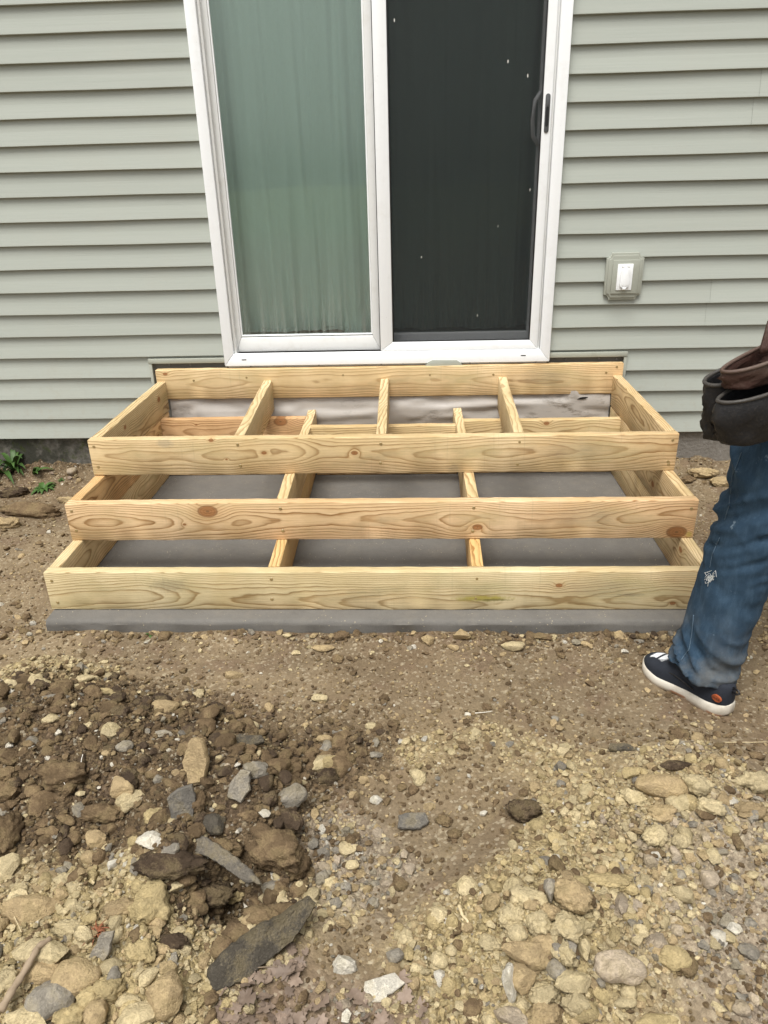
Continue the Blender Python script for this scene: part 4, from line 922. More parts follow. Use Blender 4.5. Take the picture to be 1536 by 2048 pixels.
# ================================================================== SMALL PLANT LITTER
def m_leafy(name, a, b_, rough=.6, trans=False):
    b = NB(name); v = b.coord(); n = b.noise(v, 40, 4, .7); oi = b.n('ShaderNodeObjectInfo').outputs['Random']
    c = b.mix(n, a, b_); c = b.mix(1, c, b.mix(oi, (.75, .75, .75), (1.25, 1.25, 1.25)), 'MULTIPLY')
    return b.done(b.bsdf(c, rough, b.bump(n, .3, .002), .3))
MAT['dry'] = m_leafy('dry_leaf', (.115, .080, .058), (.27, .205, .155)); MAT['green'] = m_leafy('weed_leaf', (.025, .06, .012), (.07, .135, .03), .5)
MAT['stick'] = m_leafy('weathered_stick', (.16, .115, .075), (.33, .26, .18), .8); MAT['straw'] = m_leafy('dry_straw', (.45, .36, .2), (.6, .5, .32)); MAT['root'] = m_leafy('pale_root', (.6, .56, .48), (.75, .72, .65))
MAT['tuft'] = m_leafy('rusty_fibre', (.20, .07, .035), (.33, .13, .06))
def leaf_mesh(seed, size):
    r = random.Random(seed); n = 28; out = []
    lob = r.choice((5, 7)); 
    for k in range(n):
        q = 2*math.pi*k/n
        rad = size*(.56+.14*abs(math.cos(q*lob/2+.3))+.24*r.uniform(-1, 1))*(1-.25*abs(math.sin(q/2))**4)
        out.append((rad*math.cos(q)*1.15, rad*math.sin(q)*.85))
    cur, cur2, tw = r.uniform(4, 16), r.uniform(-12, 14), r.uniform(-12, 12)
    def z(x, y): return cur*x*x+cur2*y*y+tw*x*y+.003*math.sin(x*150+seed)*1
    V = [(0, 0, 0)]; Fc = []
    for t in (.5, 1):
        for x, y in out: V.append((x*t, y*t, z(x*t, y*t)))
    for i in range(n):
        j = (i+1) % n
        Fc.append((0, 1+i, 1+j)); Fc.append((1+i, 1+n+i, 1+n+j, 1+j))
    return mesh_of('dry_leaf', V, Fc, True)
LM = [leaf_mesh(k, .026+.004*(k % 3)) for k in range(9)]
rl = random.Random(5)
spots = [(rl.uniform(440, 610), rl.uniform(1930, 2050)) for _ in range(48)]+[(rl.uniform(560, 610), rl.uniform(1885, 1935)) for _ in range(6)]+[(rl.uniform(610, 850), rl.uniform(1985, 2060)) for _ in range(16)]+[(800, 1960), (20, 948), (70, 945), (105, 950), (140, 958)]
for k, (a, c) in enumerate(spots):
    if c > 1800 and a < 480 and c < 1960: continue
    q = ground_px(a, c); s = rl.uniform(.32, .85)
    o = link('dry_leaf', LM[k % 9], MAT['dry'], None, (q[0], q[1], q[2]+.006+.003*rl.random()), (rl.uniform(-.5, .5), rl.uniform(-.5, .5), rl.uniform(0, 6.3)), (s, s, s))
    if c > 1800: tag(o, 'dry pinkish brown leaf in the litter beside the large dark slab', 'leaf', 'fallen leaves by the dark slab')
    else: tag(o, 'dry reddish leaf at the foot of the mossy foundation', 'leaf', 'fallen leaves by the foundation')
def strand(name, pix, rad, mat, label, cat, dz=.004):
    P = []
    for k, (a, c, h) in enumerate(pix): q = ground_px(a, c); P.append((q[0], q[1], q[2]+h))
    P = np.array(P); m_ = 5*len(P); t = np.linspace(0, len(P)-1, m_)
    P = np.stack([np.interp(t, range(len(P)), P[:, i]) for i in range(3)], -1)
    P += .0016*np.stack([vnoise(p3(t*1.7, t*0+i*5., 3.), 7) for i in range(3)], -1)*(rad/.004)
    R = [rad*(1-.35*k/m_)*(1+.15*math.sin(k*2.1)) for k in range(m_)]
    V, Fc = tube(P, R, 8); return tag(link(name, mesh_of(name, V, Fc, True), mat), label, cat)
strand('stick', [(10, 2046, .03), (45, 1985, .032), (80, 1930, .034), (104, 1897, .03)], .0075, MAT['stick'], 'weathered grey brown stick lying over cream rocks', 'stick')
strand('root_strand', [(160, 1571, .006), (167, 1556, .014), (166, 1540, .022), (170, 1528, .03)], .0013, MAT['root'], 'thin white root curling up from the dark soil', 'root')
strand('root_strand', [(110, 1560, .006), (122, 1566, .012), (130, 1572, .01), (136, 1580, .004)], .0009, MAT['root'], 'short pale root beside the big brown clod', 'root')
strand('wood_chip', [(918, 1818, .008), (924, 1834, .010), (936, 1852, .007)], .004, MAT['straw'], 'curved yellow wood chip on the bare dirt', 'wood chip')
strand('straw', [(950, 1428, .003), (968, 1427, .005), (985, 1424, .003)], .0012, MAT['root'], 'short white straw on trampled dirt before the slab', 'straw')
strand('straw', [(20, 1822, .01), (35, 1850, .02), (48, 1880, .02)], .0012, MAT['straw'], 'thin straw leaning over the ridged rock', 'straw')
strand('straw', [(465, 1948, .012), (505, 1945, .014), (560, 1940, .01)], .0014, MAT['stick'], 'thin bent twig lying over the fallen leaves', 'twig')
strand('straw', [(1450, 1487, .003), (1490, 1487, .004), (1536, 1486, .003)], .0010, MAT['straw'], 'long straw on the smooth dirt by the worker', 'straw')
strand('straw', [(1273, 1905, .004), (1275, 1930, .02)], .0010, MAT['straw'], 'short straw standing beside the pinkish boulder', 'straw')
# rusty tuft
tf = empty('rusty_tuft', gp(195, 1872), label='rusty red fibrous tuft between the tan boulder and cream gravel', cat='tuft')
V, Fc = [], []
for k in range(40):
    q = rl.uniform(0, 6.3); e = rl.uniform(.015, .035)
    v, f = tube([(rl.uniform(-.01, .01), rl.uniform(-.01, .01), 0), (.5*e*math.cos(q), .5*e*math.sin(q), .014), (e*math.cos(q), e*math.sin(q), .012*rl.random())], [.0016, .0012, .0005], 4)
    Fc += [tuple(i+len(V) for i in g) for g in f]; V += v
link('fibres', mesh_of('fibres', V, Fc, True), MAT['tuft'], tf)
# weeds by the foundation
def weed(px, py, n, ln, wd, label, seed, up=.8):
    q = ground_px(px, py); root = empty('weed', tuple(q), label=label, cat='weed', group=None); r = random.Random(seed)
    for k in range(n):
        az = r.uniform(0, 6.28) if n > 4 else k*2.1+r.uniform(-.3, .3); L = ln*r.uniform(.6, 1.1); lift = up*r.uniform(.5, 1.1)
        m_ = 9; V, Fc = [], []
        for i in range(m_):
            t = i/(m_-1); w = wd*r.uniform(.9, 1.05)*math.sin(math.pi*min(1, .06+t*.97))**.8*(.9 if t < .5 else 1)
            rr = L*(t*math.cos(lift)*(.6+.4*t)); zz = L*(math.sin(lift)*t-.45*t*t*t)
            cx, cy = rr*math.cos(az), rr*math.sin(az); sx, sy = -math.sin(az), math.cos(az)
            V += [(cx-sx*w, cy-sy*w, zz+.25*w), (cx, cy, zz-.1*w), (cx+sx*w, cy+sy*w, zz+.25*w)]
        for i in range(m_-1):
            for j in (0, 1): Fc.append((i*3+j, i*3+j+1, (i+1)*3+j+1, (i+1)*3+j))
        link('leaf', mesh_of('leaf', V, Fc, True), MAT['green'], root)
    return root
weed(30, 945, 18, .24, .013, 'leafy green dandelion like weed by the mossy foundation', 3, 1.0)
weed(6, 948, 9, .22, .015, 'broad green weed crowding the dandelion like one', 31, .7)
weed(68, 950, 5, .13, .013, 'young weed with slim pale green leaves by the foundation', 4, .9)
weed(88, 978, 30, .075, .012, 'low frilly green weed on the dirt bank', 6, .55)
weed(125, 960, 10, .03, .006, 'tiny green seedling behind the low frilly weed', 7, .5)
weed(40, 930, 5, .26, .016, 'green weed tuft tight against the foundation wall', 9, 1.1)
weed(300, 1270, 6, .02, .004, 'tiny green sprout at the foot of the slab', 17, .6)

# ================================================================== PERSON
fd = np.array((-.578, .816, 0)); lf = np.array((-.816, -.578, 0)); up = np.array((0, 0, 1.))
gz = float(sample(Hs, .87, -1.70))
person = empty('person', (1.1, -1.62, gz), label='worker in torn blue jeans and navy slip on shoes standing beside the steps', cat='person')
def ch(o):  # parent while keeping world placement
    o.parent = person; o.matrix_parent_inverse = Matrix.Translation((-1.1, 1.62, -gz)); return o
def ell_tube(rings, n=28, close=True):
    """rings: centre, radius along left, radius along forward, (tilt of plane as dz per m along fd, lf)"""
    V, Fc = [], []
    for (c, ra, rb, *t) in rings:
        tf_, tl = (t+[0, 0])[:2] if t else (0, 0)
        for k in range(n):
            q = 2*math.pi*k/n; a, b_ = ra*math.cos(q), rb*math.sin(q)
            V.append(np.array(c)+lf*a+fd*b_+up*(tf_*b_+tl*a))
    m_ = len(rings)
    for i in range(m_-1):
        for k in range(n): Fc.append((i*n+k, i*n+(k+1) % n, (i+1)*n+(k+1) % n, (i+1)*n+k))
    if close: Fc += [tuple(range(n))[::-1], tuple((m_-1)*n+k for k in range(n))]
    return V, Fc
def smooth_rings(R, k=5):
    R = [(np.array(c, float), a, b_, *(list(t)+[0, 0])[:2]) for c, a, b_, *t in R]; out = []
    t = np.linspace(0, len(R)-1, (len(R)-1)*k+1); xs = range(len(R))
    cen = np.array([r[0] for r in R]); par = np.array([r[1:5] for r in R])
    def cr(A, u):
        i = int(min(max(math.floor(u), 0), len(A)-2)); f = u-i
        p0, p1, p2, q3 = A[max(i-1, 0)], A[i], A[i+1], A[min(i+2, len(A)-1)]
        return .5*((2*p1)+(-p0+p2)*f+(2*p0-5*p1+4*p2-q3)*f*f+(-p0+3*p1-3*p2+q3)*f**3)
    for u in t:
        c = cr(cen, u); q = cr(par, u); out.append((c, q[0], q[1], q[2], q[3]))
    return out
def fuse(name, parts, voxel, smooth_it=4):
    V, Fc = [], []
    for v, f in parts: Fc += [tuple(i+len(V) for i in g) for g in f]; V += list(v)
    me = mesh_of(name, V, Fc); o = bpy.data.objects.new(name, me); COL.objects.link(o)
    md = o.modifiers.new('r', 'REMESH'); md.mode = 'VOXEL'; md.voxel_size = voxel
    m2 = o.modifiers.new('s', 'SMOOTH'); m2.factor = .5; m2.iterations = smooth_it
    dg = bpy.context.evaluated_depsgraph_get(); dg.update(); e = o.evaluated_get(dg); out = bpy.data.meshes.new_from_object(e)
    bpy.data.objects.remove(o); out.name = name
    out.polygons.foreach_set('use_smooth', [True]*len(out.polygons)); return out
legL = smooth_rings([((.897, -1.728, gz+.085), .090, .104, .10, .12), ((.903, -1.725, gz+.13), .084, .097, .05, .05), ((.917, -1.718, gz+.20), .080, .091), ((.938, -1.71, gz+.31), .079, .089), ((.957, -1.703, gz+.44), .081, .090), ((.972, -1.70, gz+.55), .084, .096), ((1.0, -1.685, gz+.70), .094, .112), ((1.045, -1.66, gz+.85), .098, .118)])
legR = smooth_rings([((1.42, -1.47, gz+.07), .085, .10), ((1.40, -1.475, gz+.16), .079, .09), ((1.37, -1.49, gz+.31), .076, .086), ((1.33, -1.505, gz+.47), .080, .09), ((1.27, -1.53, gz+.66), .092, .108), ((1.19, -1.556, gz+.85), .098, .118)])
pel = smooth_rings([((1.12, -1.605, gz+.78), .15, .105), ((1.118, -1.605, gz+.86), .185, .128), ((1.12, -1.603, gz+.95), .178, .122), ((1.125, -1.60, gz+1.04), .158, .108)])
jm = fuse('jeans', [ell_tube(legL), ell_tube(legR), ell_tube(pel)], .0085, 4)
v = np.array([q.co[:] for q in jm.vertices]); nn = np.array([q.normal[:] for q in jm.vertices])
zh = v[:, 2]-gz; side_ = v@lf; front = v@fd
def ridge(p, s): return 1-np.abs(fbm(p, 3, s))*1.6
# diagonal creases round knee and thigh, sagging rolls above the hem
w1 = np.exp(-((zh-.52)/.13)**2); w2 = np.exp(-((zh-.13)/.08)**2); w3 = np.exp(-((zh-.75)/.15)**2)
c1 = ridge(np.stack([side_*5, front*5+zh*2, zh*17+front*9], -1), 3); c2 = ridge(np.stack([side_*7, front*6, zh*20-front*12], -1), 5); c3 = ridge(np.stack([side_*6, front*7, zh*9-front*6], -1), 8)
disp = .020*w1*(c1-.55)+.014*w2*(c2-.55)+.010*w3*(c3-.5)+.005*(c3-.5)+.0016*fbm(v*34, 3, 2)
v2 = v+nn*disp[:, None]
jm.vertices.foreach_set('co', v2.astype(np.float32).ravel()); jm.update()
b = NB('worn_denim'); vv = b.coord(); X, Y, Z = b.sep(vv)
tw = b.math('SINE', b.math('MULTIPLY', b.math('ADD', Z, b.math('MULTIPLY', b.math('ADD', X, Y), .7)), 2600))
n1 = b.noise(vv, 9, 5, .65); n2 = b.noise(vv, 420, 3, .7); n3 = b.noise(b.vmul(vv, (60, 60, 14)), 1, 4, .7)
c = b.mix(n1, (.010, .024, .045), (.030, .058, .092)); c = b.mix(b.rng(n3, .45, .7, 0, .55), c, (.055, .093, .135))
c = b.mix(1, c, b.mix(n2, (.6, .6, .62), (1.4, 1.4, 1.38)), 'MULTIPLY'); c = b.mix(b.rng(tw, -1, 1, 0, .18), c, (.11, .19, .28))
dst = b.math('MULTIPLY', b.rng(Z, gz+.35, gz+.08, 0, .4, True), b.rng(n1, .4, .65)); c = b.mix(dst, c, (.20, .17, .12))
wear = b.rng(b.noise(vv, 30, 4, .7), .66, .74, 0, .6); c = b.mix(wear, c, (.26, .33, .38))
MAT['denim'] = b.done(b.bsdf(c, .9, b.bump(b.math('ADD', n2, b.math('MULTIPLY', tw, .2)), .45, .0015), .15))
jeans = ch(link('jeans', jm, MAT['denim'])); jeans['label'] = 'blue jeans with a frayed hole below the knee'
# seam along the leg's outer front and a frayed hole, laid on the cloth surface
from mathutils.bvhtree import BVHTree
bv = BVHTree.FromPolygons([tuple(q) for q in v2], [tuple(p_.vertices) for p_ in jm.polygons])
def on_cloth(px, py, off=.0012):
    d = Vector(ray(px, py)).normalized(); h, n_, i_, t_ = bv.ray_cast(Vector(CAM), d)
    return None if h is None else h+n_*off
def cloth_line(name, pix, rad, mat):
    P = []
    pix = np.array(pix, float); t = np.linspace(0, len(pix)-1, 14*(len(pix)-1)+1)
    for u in t:
        a = np.interp(u, range(len(pix)), pix[:, 0]); c_ = np.interp(u, range(len(pix)), pix[:, 1]); h = on_cloth(a, c_)
        if h is not None: P.append(np.array(h))
    if len(P) < 4: return
    V, Fc = tube(P, rad, 5); o = ch(link(name, mesh_of(name, V, Fc, True), mat)); o.parent = jeans; o.matrix_parent_inverse = jeans.matrix_parent_inverse.copy() if False else Matrix.Identity(4); return o
MAT['thread'] = simple('pale_thread', (.62, .64, .62), .9); MAT['seam'] = simple('denim_seam', (.075, .12, .165), .9)
jeans_inv = Matrix.Identity(4)
cloth_line('seam', [(1484, 905), (1466, 950), (1459, 1010), (1450, 1040)], .0012, MAT['seam'])
cloth_line('seam', [(1440, 1075), (1425, 1110), (1420, 1135)], .0011, MAT['seam'])
cloth_line('seam', [(1388, 1230), (1384, 1270), (1378, 1300), (1362, 1320)], .0012, MAT['seam'])
rf = random.Random(8)
for k in range(20):
    a, c_ = 1421+rf.uniform(-5, 6), 1154+rf.uniform(-11, 11)
    cloth_line('frayed_thread', [(a, c_), (a+rf.uniform(-9, 9), c_+rf.uniform(-7, 7)), (a+rf.uniform(-9, 9), c_+rf.uniform(-5, 10))], .00055, MAT['thread'])
# shirt and body
torso = smooth_rings([((1.125, -1.60, gz+.99), .160, .112), ((1.135, -1.597, gz+1.10), .155, .108), ((1.15, -1.592, gz+1.25), .175, .122), ((1.165, -1.588, gz+1.38), .188, .118), ((1.17, -1.586, gz+1.46), .165, .095), ((1.175, -1.585, gz+1.52), .075, .07)])
sh = np.array((1.168, -1.587, gz+1.43)); SL, SR = sh+lf*.175, sh-lf*.175
EL, ER = np.array((.938, -1.668, gz+1.20)), SR-lf*.09+up*-.28+fd*.02
HL, HR = np.array((1.15, -1.47, gz+1.12)), ER+fd*.22+up*.05
def limb(a, c_, r0, r1, n=10): return tube([np.array(a)+(np.array(c_)-a)*t for t in np.linspace(0, 1, n)], [r0+(r1-r0)*t for t in np.linspace(0, 1, n)], 14)
MAT['shirt'] = simple('dark_brown_shirt', (.055, .032, .024), .9, .3, 200); MAT['skin'] = simple('skin', (.42, .24, .165), .5, .1, 120); MAT['hair'] = simple('dark_hair', (.02, .014, .01), .6, .5, 200)
shirt = ch(link('shirt', fuse('shirt', [ell_tube(torso), limb(SL+up*.0, SL+(EL-SL)*.55, .068, .058), limb(SR, SR+(ER-SR)*.55, .068, .058)], .012, 5), MAT['shirt']))
hc = np.array((1.178, -1.575, gz+1.645))
sph, sf = ICO[3]
def ball(c_, ra, rb, rc): return [np.array(c_)+lf*q[0]*ra+fd*q[1]*rb+up*q[2]*rc for q in sph], [tuple(g) for g in sf]
body_parts = [ball(hc, .076, .095, .118), ball(hc+up*-.06+fd*.035, .056, .06, .062), limb((1.176, -1.584, gz+1.48), hc+up*-.05, .062, .055), ball(hc+fd*.1+up*-.02, .015, .02, .024), ball(hc+fd*.094+up*-.055, .024, .012, .008), ball(hc+lf*.078, .012, .02, .032), ball(hc-lf*.078, .012, .02, .032), limb(SL+(EL-SL)*.4, EL, .050, .043), limb(EL, HL, .043, .029), limb(SR+(ER-SR)*.4, ER, .050, .043), limb(ER, HR, .043, .029)]
for Hh_, El_ in ((HL, EL), (HR, ER)):
    dr = Hh_-El_; dr = dr/np.linalg.norm(dr); sd2 = np.cross(dr, up); sd2 /= np.linalg.norm(sd2)
    body_parts.append(limb(Hh_, Hh_+dr*.085, .033, .036))
    for k in range(4):
        r0 = Hh_+dr*.075+sd2*(k-1.5)*.0195; ln = (.065, .078, .072, .055)[k]
        body_parts.append(tube([r0, r0+dr*ln*.5, r0+dr*ln*.85-up*ln*.25, r0+dr*ln-up*ln*.5], [.0095, .009, .0085, .0075], 8))
    r0 = Hh_+dr*.03+sd2*-.03; body_parts.append(tube([r0, r0+dr*.03-sd2*.022, r0+dr*.06-sd2*.026-up*.01], [.012, .0105, .0085], 8))
ch(link('body', fuse('body', body_parts, .006, 3), MAT['skin']))
hv = [p_ for p_ in sph]; hairv = [hc+up*.012-fd*.008+lf*q[0]*.082+fd*q[1]*.099+up*q[2]*.12 for q in sph]
keep = [g for g in sf if all((sph[i][2] > .25 or (sph[i][1] < -.15 and sph[i][2] > -.45)) for i in g)]
ch(link('hair', mesh_of('hair', hairv, [tuple(g) for g in keep], True), MAT['hair']))
for s in (1, -1):
    vb, fb = ball(hc+fd*.086+lf*s*.03+up*.012, .012, .012, .011); ch(link('eye', mesh_of('eye', vb, fb, True), MAT['root']))

# ------------------------------------------------------------------ shoes
b = NB('navy_canvas'); vv = b.coord(); X, Y, Z = b.sep(vv); wv = b.noise(vv, 700, 2); n1 = b.noise(vv, 28, 4)
c = b.mix(n1, (.014, .017, .024), (.032, .036, .046)); c = b.mix(1, c, b.mix(wv, (.7, .7, .7), (1.3, 1.3, 1.3)), 'MULTIPLY')
msk = b.math('MULTIPLY', b.math('MULTIPLY', b.rng(X, .200, .212), b.rng(b.math('ADD', Z, b.math('MULTIPLY', b.math('SUBTRACT', n1, .5), .03)), .052, .055)), b.rng(b.math('ADD', Y, b.math('MULTIPLY', b.math('SUBTRACT', n1, .5), .06)), .018, .012))
strip = b.math('MULTIPLY', b.rng(X, .238, .241), b.rng(Y, -.01, .0))
gap = b.math('MULTIPLY', b.rng(X, .228, .230), b.rng(X, .238, .236))
c = b.mix(b.math('MULTIPLY', msk, b.math('SUBTRACT', 1, gap)), c, (.75, .77, .79))
MAT['canvas'] = b.done(b.bsdf(c, .85, b.bump(wv, .3, .001), .2))
b = NB('white_foam_sole'); vv = b.coord(); X, Y, Z = b.sep(vv); n1 = b.noise(vv, 24, 5, .7)
c = b.mix(b.rng(n1, .45, .75, 0, .55), (.58, .54, .46), (.30, .23, .15)); c = b.mix(b.rng(Z, .016, .002, 0, .65), c, (.36, .24, .15))
pad = b.math('MULTIPLY', b.rng(Z, .016, .014), b.math('MAXIMUM', b.math('MULTIPLY', b.rng(X, .006, .010), b.rng(X, .048, .042)), b.math('MULTIPLY', b.rng(X, .108, .114), b.rng(X, .160, .152))))
c = b.mix(pad, c, (.40, .22, .13))
MAT['sole'] = b.done(b.bsdf(c, .6, b.bump(n1, .2, .002), .3))
MAT['patch'] = simple('orange_leather_patch', (.33, .075, .022), .6, .2, 200); MAT['ink'] = simple('dark_ink', (.05, .018, .012), .7); MAT['lime'] = simple('lime_sock', (.22, .55, .03), .8)
US = np.linspace(0, 1, 41)
def ip(u, pts): return np.interp(u, [p_[0] for p_ in pts], [p_[1] for p_ in pts])
SL_ = .285
def sm(u, pts):
    a = ip(u, pts); 
    for _ in range(2): a = np.concatenate([[a[0]], (a[:-2]+a[1:-1]*2+a[2:])/4, [a[-1]]])
    return a
HW = sm(US, [(0, .010), (.02, .022), (.06, .032), (.15, .037), (.4, .036), (.55, .041), (.72, .049), (.85, .045), (.93, .034), (.98, .019), (1, .008)])
CL = sm(US, [(0, 0), (.4, 0), (.7, .004), (1, -.006)])
ZB = sm(US, [(0, .016), (.05, .006), (.12, 0), (.35, .002), (.5, .004), (.6, .001), (.8, 0), (.92, .005), (1, .016)])
ZT = sm(US, [(0, .044), (.08, .043), (.2, .036), (.45, .032), (.7, .030), (.9, .031), (1, .034)])
HT = sm(US, [(0, .095), (.08, .108), (.2, .106), (.35, .104), (.48, .100), (.6, .086), (.75, .068), (.88, .058), (.95, .050), (1, .038)])
def shoe_parts(parent_loc, rotz, tilt=0.):
    root_rot = (0, 0, rotz)
    def loft(name, secs, mat):
        V, Fc = [], []; m_ = len(secs[0])
        for s in secs: V += s
        for i in range(len(secs)-1):
            for k in range(m_): Fc.append((i*m_+k, i*m_+(k+1) % m_, (i+1)*m_+(k+1) % m_, (i+1)*m_+k))
        Fc += [tuple(range(m_))[::-1], tuple((len(secs)-1)*m_+k for k in range(m_))]
        me = mesh_of(name, V, Fc, True)
        bm = bmesh.new(); bm.from_mesh(me); bmesh.ops.recalc_face_normals(bm, faces=bm.faces); bm.to_mesh(me); bm.free()
        me.set_sharp_from_angle(angle=RAD(55)); return ch(link(name, me, mat, None, parent_loc, root_rot))
    ss, us = [], []
    for i, u in enumerate(US):
        x = u*SL_; w = HW[i]; y = CL[i]; e = .004
        wo = w+.004
        ss.append([(x, y-wo+e, ZB[i]), (x, y+wo-e, ZB[i]), (x, y+wo, ZB[i]+e), (x, y+wo+.001, (ZB[i]+ZT[i])/2), (x, y+wo, ZT[i]-e), (x, y+wo-e, ZT[i]), (x, y-wo+e, ZT[i]), (x, y-wo, ZT[i]-e), (x, y-wo-.001, (ZB[i]+ZT[i])/2), (x, y-wo, ZB[i]+e)])
        sec = []
        zb_ = ZT[i]-.006; h_ = HT[i]-zb_; xx = min(max(x, .004), SL_-.006)
        lean = .006*max(0, 1-u*6)
        for k in range(15):
            q = math.pi*k/14; ex = .62 if u > .5 else .5
            cx_, sx_ = math.cos(q), math.sin(q)
            sec.append((xx+lean*0, y+w*.97*math.copysign(abs(cx_)**ex, cx_), zb_+h_*abs(sx_)**.62))
        us.append(sec)
    so_ = loft('shoe_sole', ss, MAT['sole']); up_ = loft('shoe_upper', us, MAT['canvas']); return so_, up_
ang = math.atan2(fd[1], fd[0])
heel = np.array((.950, -1.825, gz+.000))
so_, up_ = shoe_parts(tuple(heel), ang); so_['label'] = 'thick white sole with tan pads'; up_['label'] = 'navy canvas upper with white toe patch'
R2 = .5*(1+0); hr = np.array((1.475, -1.575, gz)); shoe_parts(tuple(hr), ang)
# details on the visible shoe are laid out in its own frame
def on_shoe(o): o.parent = up_; return o
def oval(name, cx_, cz, a, c_, y, mat):
    V = [(cx_+a*math.cos(q), y-.10*(abs(math.cos(q)))*.004, cz+c_*math.sin(q)) for q in np.linspace(0, 2*math.pi, 24, endpoint=False)]
    V += [(p_[0], p_[1]-.006, p_[2]) for p_ in V]; return mesh_of(name, V, [tuple(range(24))]+[(k, (k+1) % 24, 24+(k+1) % 24, 24+k) for k in range(24)])
on_shoe(link('logo_patch', oval('logo_patch', .026, .064, .0135, .0095, .0385, MAT['patch']), MAT['patch']))
cu = bpy.data.curves.new('lettering', 'FONT'); cu.body = 'DUDE'; cu.size = .0085; cu.align_x = 'CENTER'; cu.align_y = 'CENTER'; cu.extrude = .0002
to = bpy.data.objects.new('lettering_tmp', cu); COL.objects.link(to); dg = bpy.context.evaluated_depsgraph_get(); dg.update()
tm = bpy.data.meshes.new_from_object(to.evaluated_get(dg)); bpy.data.objects.remove(to); tm.materials.clear()
on_shoe(link('lettering', tm, MAT['ink'], None, (.026, .0390, .064), (RAD(90), 0, RAD(180))))
V, Fc = tube([(.004, .006, .100), (-.012, .006, .098), (-.016, .006, .092), (-.010, .006, .086), (.004, .006, .086)], .003, 6); on_shoe(link('pull_tab', mesh_of('pull_tab', V, Fc, True), MAT['black']))
V, Fc = tube([(.072, .036, .080), (.080, .041, .088), (.092, .042, .094), (.104, .037, .098)], [.004, .009, .010, .006], 8); on_shoe(link('sock', mesh_of('sock', V, Fc, True), MAT['lime']))
V, Fc = tube([(.095, .0385, .050), (.13, .0395, .058), (.16, .040, .062), (.19, .041, .058)], .0022, 6); on_shoe(link('side_seam', mesh_of('side_seam', V, Fc, True), MAT['black']))

# ------------------------------------------------------------------ tool pouch on the worker's hip
belt = empty('tool_pouch', (.93, -1.70, gz+.80), label='worn black and brown leather tool pouches hanging at the worker hip', cat='tool pouch')
def chb(o): o.parent = belt; o.matrix_parent_inverse = Matrix.Translation((-.93, 1.70, -(gz+.80))); return o
def m_leather(name, a, b_, dust):
    b = NB(name); v = b.coord(); n = b.noise(v, 24, 5, .7); n2 = b.noise(v, 160, 4, .7)
    c = b.mix(n, a, b_); c = b.mix(b.rng(n2, .5, .75, 0, dust), c, (.20, .17, .13)); c = b.mix(b.rng(b.noise(v, 11, 4), .55, .75, 0, dust), c, (.17, .15, .12))
    return b.done(b.bsdf(c, b.rng(n, .3, .7, .42, .7), b.bump(b.math('ADD', n2, n), .4, .003), .4))
MAT['blk'] = m_leather('black_leather', (.005, .005, .006), (.016, .016, .018), .10); MAT['rim'] = m_leather('grey_binding', (.030, .027, .024), (.062, .056, .049), .2); MAT['brn'] = m_leather('red_brown_leather', (.035, .015, .011), (.070, .032, .023), .2); MAT['brim'] = m_leather('brown_binding', (.07, .042, .032), (.11, .07, .052), .2)
ax = np.array((.93, .37, 0)); ox = np.array((.37, -.93, 0))      # long axis of the bags, and outwards from the hip
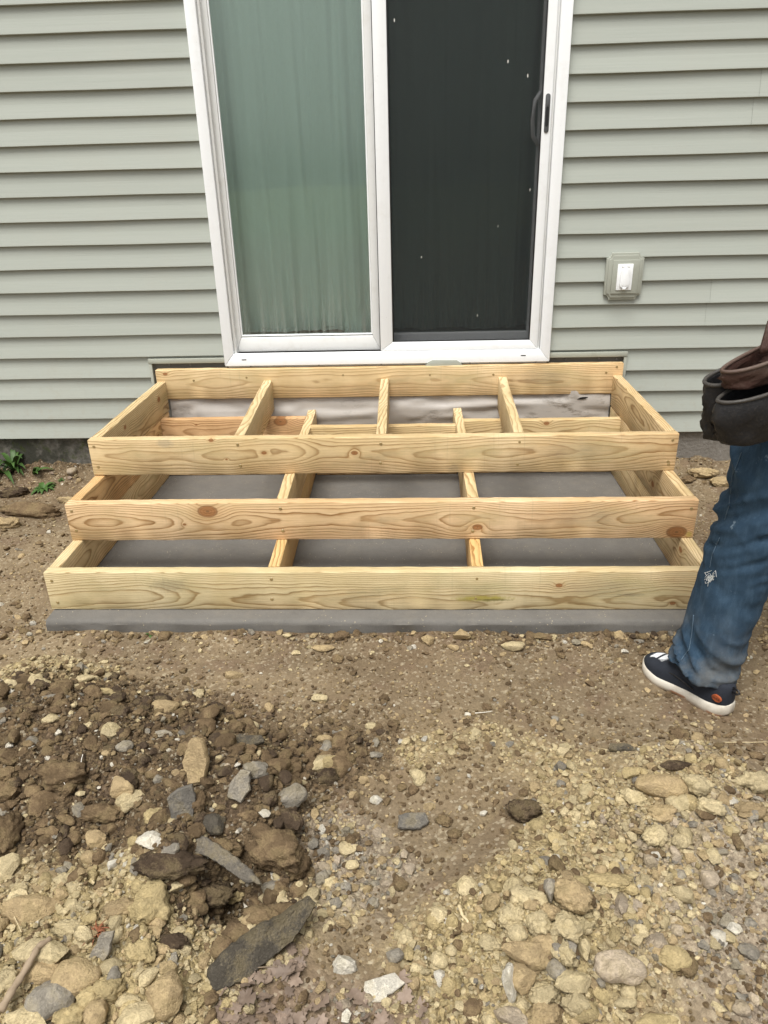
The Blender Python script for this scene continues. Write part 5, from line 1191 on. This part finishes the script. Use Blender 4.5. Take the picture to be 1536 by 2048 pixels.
def bag(name, c_, hl_, dp, ht, mat, rim, tilt, taper=.72, belly=1.12, flat=.25, rr=.0045):
    """open bag: rim ellipse (long half-axis hl_, depth dp) tilted by `tilt` along its length, walls down to a rounded bottom"""
    n = 36; V, Fc = [], []; c_ = np.array(c_, float)
    def ring(t, inner=0):
        z = -ht*t; k = (1+(belly-1)*math.sin(math.pi*min(1, t*1.4)))*(1-(1-taper)*t**1.6)
        if t > .8: k *= math.sqrt(max(0, 1-((t-.8)/.2)**2*.75))
        P = []
        for i in range(n):
            q = 2*math.pi*i/n; a = math.copysign(abs(math.cos(q))**.8, math.cos(q))*(hl_*k-inner); d = math.sin(q)*(dp*k-inner); d = d if d > 0 else d*flat
            wob_ = (.004*math.sin(3*q+t*7)+.003*math.sin(7*q-t*11+hl_*90)+.0025*math.sin(11*q+t*23))*min(1, t*3)
            P.append(c_+ax*(a+wob_)+ox*(d+wob_)+up*(z+tilt*a*(1-.5*t)))
        return P
    ts = [.62, .4, .2, .06, 0, 0, .05, .12, .22, .34, .46, .58, .7, .8, .88, .94, .98, 1]
    for i, t in enumerate(ts): V += ring(t, .005 if i < 5 else 0)
    for i in range(len(ts)-1):
        for k in range(n): Fc.append((i*n+k, i*n+(k+1) % n, (i+1)*n+(k+1) % n, (i+1)*n+k))
    Fc += [tuple(range(n))[::-1], tuple((len(ts)-1)*n+k for k in range(n))]
    me = mesh_of(name, V, Fc, True); bm = bmesh.new(); bm.from_mesh(me); bmesh.ops.recalc_face_normals(bm, faces=bm.faces); bm.to_mesh(me); bm.free()
    o = chb(link(name, me, mat))
    P = ring(0); P = P+[P[0], P[1]]; v_, f_ = tube(P, rr, 8, False)
    r_ = link('rim_binding', mesh_of('rim_binding', v_, f_, True), rim); r_.parent = o
    P = ring(.13); P = [q+ox*.001 for q in P]+[P[0]+ox*.001, P[1]+ox*.001]
    return o
def at(px, py, y): q = on_y(px, py, y); return q
bag('main_pouch', at(1550, 752, -1.80), .145, .060, .140, MAT['blk'], MAT['rim'], .28, .82, 1.06, .5)
bag('side_holster', at(1448, 752, -1.76), .043, .038, .150, MAT['blk'], MAT['rim'], .35, .42, 1.02, .8, .005)
bag('upper_pouch', at(1552, 693, -1.785), .136, .052, .070, MAT['brn'], MAT['brim'], .30, .9, 1.0, .5)
# belt round the waist and the hanging strap
P = [np.array((1.122, -1.602, gz+.985+.012*math.cos(q)))+lf*.180*math.cos(q)+fd*.128*math.sin(q) for q in np.linspace(0, 2*math.pi, 40)]
V, Fc = [], []
for i, q in enumerate(P): V += [q+up*.024, q-up*.024]
for i in range(len(P)-1): Fc.append((2*i, 2*i+1, 2*i+3, 2*i+2))
bo = chb(link('belt', mesh_of('belt', V, Fc, True), MAT['brn'])); md = bo.modifiers.new('s', 'SOLIDIFY'); md.thickness = .005
a_, c_ = at(1548, 640, -1.80), at(1536, 705, -1.81)
V, Fc = [], []
for t in np.linspace(0, 1, 6):
    q = a_+(c_-a_)*t; V += [q-ax*.018*(1+.5*t), q+ax*.03]
for i in range(5): Fc.append((2*i, 2*i+1, 2*i+3, 2*i+2))
so2 = chb(link('hanger_strap', mesh_of('hanger_strap', V, Fc, True), MAT['brn'])); md = so2.modifiers.new('s', 'SOLIDIFY'); md.thickness = .006
rv = at(1467, 746, -1.815)
V, Fc = tube([rv, rv+ox*.006], .005, 10); chb(link('rivet', mesh_of('rivet', V, Fc, True), MAT['nail']))
